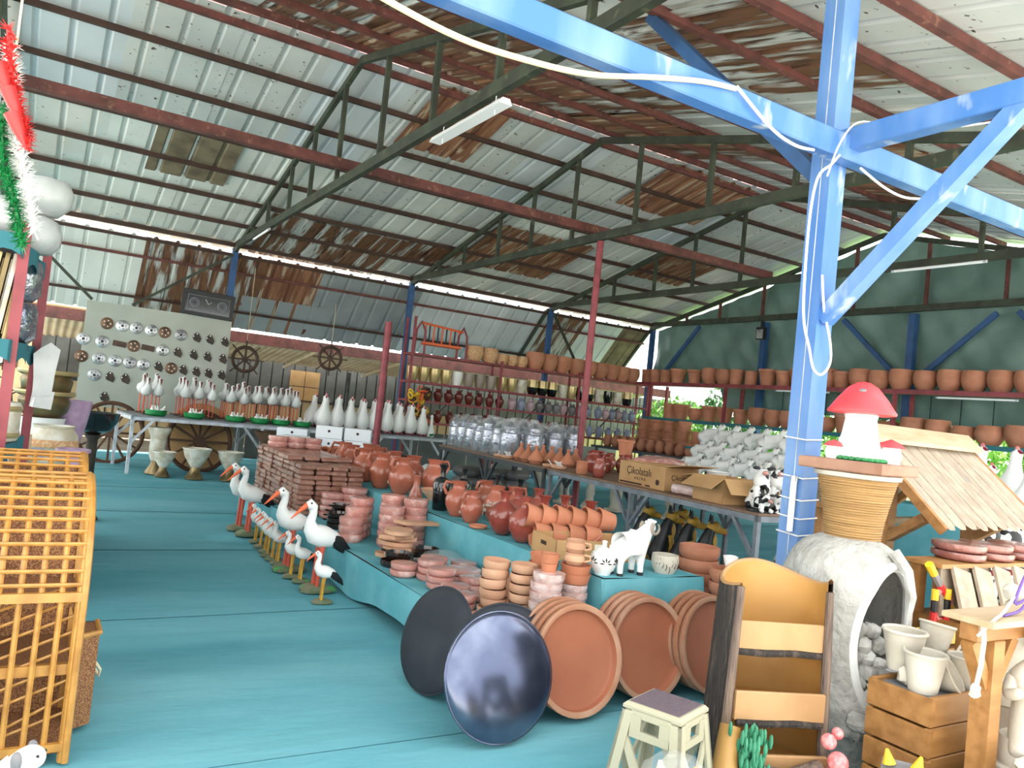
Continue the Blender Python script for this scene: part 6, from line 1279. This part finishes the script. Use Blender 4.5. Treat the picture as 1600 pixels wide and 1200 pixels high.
for j, (x, z) in enumerate(((-.205, 2.50), (-.165, 2.42), (-.14, 2.33))): tag(obj('red_felt_hat', MB().lathe([(.03, .10), (.022, .04), (.001, -.04)], 12, cap1=False).mesh('red_felt_hat', 'red'), None, (x, 3.5, z), (0, R(-25), 0)), 'pointed red felt ornament in the garland, %s from the top' % nth(j), 'ornament', 'red ornaments in the garland')
tag(obj('garland_line', MB().bar((0, 0, 0), (0, .02, 1.7), .008).mesh('garland_line', 'cable'), None, (-.20, 3.58, 2.7)), 'thin cord holding the tinsel garlands', 'cord')

# ================================================================== wishing well and wooden goods at the right
wx0, wx1, wyr, wye, wzr, wze = 4.21, 5.30, 2.92, 2.38, 1.60, 1.12
t = tag(empty('wishing_well', (4.75, 2.92, 0)), 'wooden wishing well with a pale boarded roof at the right', 'well')
O = Vector((4.75, 2.92, 0)); nb = 10
for sgn in (-1, 1):
    for k in range(nb):
        x = wx0+(wx1-wx0)*k/nb; wd = (wx1-wx0)/nb-.006; dy = (wye-wyr)*(1 if sgn < 0 else -1); v = []
        sl = Vector((0, dy, wze-wzr)); ln = sl.length; d = sl.normalized(); nn = Vector((0, -d.z*(1 if dy < 0 else -1), abs(d.y)))
        for q, e in ((0, 0), (ln*.955, 0), (ln, wd*.5)): pass
        base = Vector((x, wyr, wzr))-O; u = Vector((1, 0, 0))
        o2 = [(0, 0), (wd, 0), (wd, ln*.96), (wd*.72, ln), (wd*.28, ln), (0, ln*.96)]
        lift = .004*((k*7) % 3)
        vs = [base+u*a+d*b_+nn*lift for a, b_ in o2]+[base+u*a+d*b_+nn*(lift+.018) for a, b_ in o2]; n_ = 6
        obj('roof_board', MB().add(vs, [tuple(range(n_-1, -1, -1)), tuple(range(n_, 2*n_))]+[(i, (i+1) % n_, n_+(i+1) % n_, n_+i) for i in range(n_)]).mesh('roof_board', 'woodg'), t)
obj('ridge_cap', MB().prism([(-.10, -.05), (0, .035), (.10, -.05), (.10, -.075), (0, .01), (-.10, -.075)], wx0-O.x-.02, wx1-O.x+.02, Matrix(((0, 0, 1, 0), (1, 0, 0, 0), (0, 1, 0, wzr+.03), (0, 0, 0, 1)))).mesh('ridge_cap', 'woodp'), t)
for x in (wx0+.10, wx1-.10):
    xx = x-O.x
    for s in (-1, 1): obj('gable_rafter', MB().bar((xx-.10 if x < 4.7 else xx+.1, 0, wzr-.03), (xx-.10 if x < 4.7 else xx+.1, s*.52, wze-.01), .03, .05).mesh('gable_rafter', 'wood'), t)
    obj('roof_post', MB().bar((xx, -.12, .42), (xx, -.12, wzr-.16), .075).mesh('roof_post', 'wood'), t)
    obj('post_bracket', MB().bar((xx, -.36, 1.16), (xx, -.10, .98), .07, .05).mesh('post_bracket', 'wood'), t)
obj('winding_shaft', MB().tube([(-.72, -.12, 1.10), (.5, -.12, 1.12)], .022, 10).mesh('winding_shaft', 'woodp'), t)
for z in range(4):
    for s in (-1, 1): obj('well_plank', MB().bbox(-.52, .52, s*.30-.02-.05, s*.30+.02-.05, z*.105, z*.105+.10, .004).mesh('well_plank', 'wood'), t)
    for x in (-.52, .52): obj('well_plank', MB().bbox(x-.02, x+.02, -.33, .23, z*.105, z*.105+.10, .004).mesh('well_plank', 'wood'), t)
# wrapped purple brown pans stored inside under the roof
sh_ = tag(empty('goods_stand', (4.62, 2.2, 0)), 'wooden stand under the well roof holding boards and wrapped pans', 'stand')
obj('shelf_board', MB().box(-.72, .6, -.16, .2, .68, .71).mesh('shelf_board', 'wood'), sh_); obj('shelf_board', MB().box(-.75, .6, .0, .2, .96, .98).mesh('shelf_board', 'wood'), sh_)
for x in (-.7, .55): obj('leg', MB().box(x-.03, x+.03, .12, .18, 0, .96).mesh('leg', 'wood'), sh_); obj('leg', MB().box(x-.03, x+.03, -.14, -.08, 0, .68).mesh('leg', 'wood'), sh_)
mat('wrapped wine clay', '#85524c', .2, coat=.6, bump=.4, bscale=25, col2='#9c6a62', scale=10); M['wrapwine'] = MC['wrapped wine clay']
WP = ('wrapped_pan', disc_mesh('wrapped_pan', .16, .05, 'wrapwine', lip=False))
for j, (x, y, z) in enumerate(((4.22, 2.32, .982), (4.22, 2.32, 1.025), (4.50, 2.32, .982), (4.48, 2.32, 1.025), (4.80, 2.32, .982), (4.77, 2.32, 1.025))): spawn(WP, 'wine brown wrapped pan under the well roof, pile %s, %s layer' % (nth(j//2), ('lower', 'upper')[j % 2]), 'pan', (x, y, z), 0, .82, 'wrapped pans under the well roof')
for j in range(5): tag(obj('beige_board', MB().bbox(-.085, .085, -.008, .008, 0, .27, .004).mesh('beige_board', 'woodg'), None, (3.99+j*.19, 2.10, .715), (R(-24), R(14), 0)), 'smooth beige board leaning on the goods stand, %s from the left' % nth(j), 'board', 'beige boards on the stand')
for j in range(3): tag(obj('beige_board', MB().bbox(-.07, .07, -.008, .008, 0, .25, .004).mesh('beige_board_b', 'woodg'), None, (3.96+j*.16, 2.21, .72), (R(-6), R(4), 0)), 'upright beige board behind the leaning ones, %s from the left' % nth(j), 'board', 'upright beige boards')
# small wooden birdhouse left of the pedestal
t = tag(empty('slatted_birdhouse', (4.82, 3.62, 0)), 'honey wood slatted well roof seen between post and pedestal', 'birdhouse')
obj('post', MB().bar((0, 0, 0), (0, 0, 1.08), .07).mesh('post', 'wood'), t)
for k in range(9):
    z = 1.12+k*.03; obj('roof_slat', MB().bar((-.19, -.22+.022*k, z), (.19, -.22+.022*k, z), .036, .010).mesh('roof_slat', 'wood'), t)

for x in (-.17, .17): obj('gable_board', MB().prism([(-.20, 0), (.20, 0), (0, .27)], -.01, .01, XF((x, 0, 1.1), PI/2, PI/2)).mesh('gable_board', 'wood'), t)
for k in range(9): obj('roof_slat', MB().bar((-.19, .22-.022*k, 1.12+k*.03), (.19, .22-.022*k, 1.12+k*.03), .036, .010).mesh('roof_slat', 'wood'), t)
obj('floor_board', MB().box(-.18, .18, -.2, .2, 1.08, 1.1).mesh('floor_board', 'wood'), t)
# coloured wooden toy frame
t = tag(empty('toy_ladder', (3.93, 2.22, .0)), 'red and yellow painted wooden toy hanging beside the grotto', 'toy')
obj('stand_pole', MB().bar((.06, .06, 0), (.06, .06, .95), .04).mesh('stand_pole', 'wood'), t)
for k, m in enumerate(('yellow', 'greyg', 'red', 'pink', 'yellow', 'greyg')): obj('striped_rod', MB().tube([(-.14+.05*k, 0, .98-.05*k), (-.09+.05*k, 0, .93-.05*k)], .02, 8).mesh('striped_rod', m), t)
for k, m in enumerate(('yellow', 'black', 'red', 'yellow')):
    for s in (0, 1): obj('rung', MB().tube([(-.10+.11*s, -.02, .86-.055*k), (-.10+.11*s, -.02, .81-.055*k)], .017, 8).mesh('rung', m), t)
obj('hoop', MB().ring((0, 0, 0), .075, .014, 20, 6, XF((.0, .0, .78), 0, PI/2)).mesh('hoop', 'pink'), t)
sp = obj('seat_plate', MB().bbox(-.14, .06, -.06, .04, .60, .665, .006).mesh('seat_plate', 'yellow'), t)
for dx, dz in ((-.06, 0), (-.03, .015), (-.03, -.015), (0, 0), (-.03, 0)): obj('drilled_hole', MB().lathe([(.006, 0), (.006, .002)], 8, XF((dx, -.061, .635+dz), 0, PI/2)).mesh('drilled_hole', 'black'), sp)
obj('rocker', MB().tube([(-.14, 0, .60), (0, 0, .585), (.12, 0, .60), (.18, 0, .65)], .016, 8).mesh('rocker', 'pink'), t)
# plank crate planter with white plaster baskets
t = tag(empty('plank_crate', (3.58, 1.99, 0)), 'honey plank crate of white plaster baskets at the lower right', 'crate')
for z in range(4):
    for s in (-1, 1): obj('plank', MB().bbox(-.32+.012*(z % 2), .32, s*.13-.012, s*.13+.012, .02+z*.125, .02+z*.125+.12, .004).mesh('plank', 'wood'), t)
    for s in (-1, 1): obj('plank', MB().bbox(s*.31-.012, s*.31+.012, -.145, .145, .0+z*.125+.02, z*.125+.135, .004).mesh('plank', 'wood'), t)
obj('soil_board', MB().box(-.3, .3, -.12, .12, .46, .50).mesh('soil_board', 'greysteel'), t)
for x, z in ((-.02, .30), (-.05, .16)): obj('wood_knot', MB().lathe([(.014, 0), (.014, .002)], 12, XF((x, -.143, z), 0, PI/2)).mesh('wood_knot', 'woodd'), t)
PB = [('plaster_basket', [('basket', pot('basket', .05, .075, .14, 'cream', .008)), ('rim', MB().ring((0, 0, .14), .074, .007, 20, 6).mesh('rim', 'cream'))]), ('plaster_bowl', [('bowl', pot('bowl', .045, .085, .08, 'cream', .008)), ('rim', MB().ring((0, 0, .08), .082, .006, 20, 6).mesh('rim', 'cream'))])]
for j, (x, y, z, k, e, s, lab) in enumerate(((3.36, 1.95, .502, 0, (0, 0, 0), 1.15, 'tall white ribbed plaster basket against the grotto'), (3.64, 1.93, .502, 0, (0, 0, 0), .95, 'faceted white plaster bucket in the middle of the crate'), (3.49, 1.96, .53, 1, (R(60), 0, R(20)), .9, 'white plaster bowl tipped on its side in the crate'), (3.78, 2.03, .56, 1, (R(70), 0, R(-20)), 1.1, 'white plaster bowl standing on edge behind the bucket'), (3.62, 2.07, .60, 0, (0, R(10), 0), 1.0, 'white plaster basket at the back of the crate'), (3.41, 2.08, .55, 0, (0, 0, 0), 1.2, 'square white plaster planter behind the ribbed basket'), (3.74, 1.93, .502, 1, (0, 0, 0), .55, 'small white plaster cup right of the bucket'))):
    spawn(PB[k], lab, 'basket', (x, y, z), rot=e, s=s)
for k in range(10): tag(obj('plaster_piece', MB().ell((0, 0, 0), (.05, .04, .045), 9, 6, jit=.2).mesh('plaster_piece', 'cream'), None, (3.36+.045*k, 2.02+.02*(k % 3), .545+.03*(k % 2))), 'rough white plaster piece heaped in the crate, %s from the left' % nth(k), 'plaster', 'plaster pieces in the crate')
# wooden T post stand
t = tag(empty('bird_table', (3.37, 1.70, 0)), 'wooden post with a flat top board and braces at the right edge', 'stand')
obj('post', MB().bbox(-.04, .04, -.04, .04, 0, .80, .004).mesh('post', 'wood'), t); obj('cross_beam', MB().bbox(-.16, .55, -.035, .035, .80, .87, .004).mesh('cross_beam', 'wood'), t); obj('top_board', MB().bbox(-.18, .6, -.10, .10, .87, .895, .004).mesh('top_board', 'woodp'), t)
for s in (-1, 1): obj('brace', MB().bar((s*.03, 0, .62), (s*.15, 0, .80), .05, .05).mesh('brace', 'wood'), t)
obj('base', MB().bbox(-.06, .06, -.06, .06, 0, .03, .004).mesh('base', 'wood'), t)
cable([(3.20, 1.66, .83), (3.23, 1.62, .90), (3.40, 1.66, .93), (3.75, 1.75, 1.06)], .006, 'ropew', 'white rope tied over the wooden top board', 'rope')
cable([(3.38, 1.66, .90), (3.5, 1.66, .915), (3.55, 1.66, .96), (3.50, 1.68, .94), (3.54, 1.67, 1.05), (3.62, 1.68, 1.10)], .006, 'purple', 'purple cord knotted on the wooden top board', 'rope')
t = tag(empty('rope_tassel', (3.21, 1.64, .62)), 'white frayed rope end hanging from the wooden beam', 'rope')
obj('rope_strand', MB().tube([(0, .01, .26), (0, 0, .20), (-.01, 0, .1), (-.03, .0, .03)], .009, 7).mesh('rope_strand', 'ropew'), t); obj('frayed_end', MB().ell((-.035, 0, .01), (.022, .02, .028), 9, 6, jit=.25).mesh('frayed_end', 'ropew'), t)
# plaster statues at the right edge
def putto(seed):
    pts = [(0, 0, .20), (.0, 0, .32), (.0, 0, .42), (.01, 0, .50), (.02, 0, .56)]; ed = [(0, 1), (1, 2), (2, 3), (3, 4)]; rad = [.10, .09, .075, .04, .06]
    s0 = 1
    for s in (-1, 1):
        i = len(pts); pts += [(.0, s*.10, .40), (.08, s*.13, .32), (.14, s*.08, .36), (.06, s*.06, .12), (.14, s*.08, .06)]; ed += [(2, i), (i, i+1), (i+1, i+2), (0, i+3), (i+3, i+4)]; rad += [.038, .032, .026, .06, .04]
    return ('cherub_statue', [('figure', skin('figure', pts, ed, rad, 'cream', 2)), ('plinth', MB().lathe([(.15, 0), (.16, .04), (.14, .12)], 18).mesh('plinth', 'cream')), ('hair', MB().ell((.015, 0, .60), (.06, .062, .05), 10, 7, jit=.12).mesh('hair', 'cream'))])
PT = putto(1)
for j, (x, y, z, s, lab) in enumerate(((3.60, 1.62, .30, .85, 'white plaster cherub statue at the lower right edge'), (3.86, 1.86, .45, .8, 'white plaster cherub statue behind the wooden post'))): spawn(PT, lab, 'statue', (x, y, z), R(215), s)
tag(obj('fluted_bowl', MB().lathe([(.09, 0), (.10, .02), (.14, .12), (.16, .17), (.15, .17), (.001, .06)], 32, cap1=False, wob=lambda a, z: 1+.03*abs(math.sin(8*a))).mesh('fluted_bowl', 'cream'), None, (3.42, 1.42, .20)), 'fluted white plaster bowl at the lower right corner', 'bowl')
tag(obj('statue_block', MB().bbox(-.14, .14, -.14, .14, 0, .30, .01).mesh('statue_block', 'cream'), None, (3.6, 1.62, 0)), 'low white block under the cherub statue', 'block')
tag(obj('statue_block', MB().bbox(-.10, .10, -.09, .09, 0, .20, .01).mesh('statue_block', 'cream'), None, (3.42, 1.41, 0)), 'small white block under the fluted bowl', 'block')
tag(obj('statue_block', MB().bbox(-.11, .13, -.11, .11, 0, .45, .01).mesh('statue_block_b', 'cream'), None, (3.88, 1.86, 0)), 'tall white block under the rear cherub', 'block')
# black bucket, cat figures
tag(obj('black_bucket', pot('black_bucket', .12, .15, .24, 'black', .008, .02), None, (3.20, 1.60, 0)), 'black plastic bucket at the bottom edge before the crate', 'bucket')
mat('tiger paint', '#e5b04a', .4, col2='#e9e0cc', scale=6, lo=.5, hi=.6, col3='#3a2a18', s3=14, lo3=.62, hi3=.66); M['tiger'] = MC['tiger paint']
def cat(m):
    pts = [(0, 0, .10), (.02, 0, .18), (.035, 0, .24), (.075, 0, .235), (-.06, 0, .06)]; ed = [(0, 1), (1, 2), (2, 3), (0, 4)]; rad = [.09, .075, .075, .045, .06]
    for s in (-1, 1):
        i = len(pts); pts += [(.09, s*.05, .10), (.11, s*.05, .015)]; ed += [(1, i), (i, i+1)]; rad += [.035, .03]
    p = [('body', skin('body', pts, ed, rad, m, 2))]
    for s in (-1, 1): p.append(('ear', MB().tube([(.02, s*.05, .29), (.018, s*.062, .345)], [.026, .006], 8).mesh('ear', 'yellow' if m != 'tiger' else 'tiger'))); p.append(('eye', MB().ell((.098, s*.03, .265), (.008, .008, .008), 7, 5).mesh('eye', 'black')))
    p.append(('nose', MB().ell((.122, 0, .24), (.01, .014, .008), 7, 5).mesh('nose', 'black'))); return p
spawn(('cat_ornament', cat('tiger')+[('plastic_wrap', MB().ell((.03, 0, .19), (.16, .16, .19), 18, 12, jit=.05).mesh('plastic_wrap', 'film'))]), 'tiger striped cat ornament in clear film at the bottom edge', 'cat', (2.06, 2.04, 0), R(225), 1.0)
spawn(('cat_ornament', cat('greyg')), 'grey cat ornament with yellow ears at the bottom edge', 'cat', (3.06, 1.83, 0), R(215), .98)
for j, (x, y, z, m, r) in enumerate(((-.55, 5.3, 1.602, 'bronze', .14), (-.62, 4.9, 1.602, 'antique', .12), (-.55, 5.45, 1.052, 'copper', .13), (-.55, 5.0, 1.052, 'gold', .11), (-.55, 5.3, 2.122, 'taupe', .13))):
    tag(obj('rack_pot', pot('rack_pot', r*.6, r, r*2.1, m, .008, 0, 22, .02), None, (x, y, z)), '%s pot at the back of the red goods rack, %s from the top right' % (('bronze', 'antique cream', 'copper', 'gold', 'taupe')[j], nth(j)), 'pot')
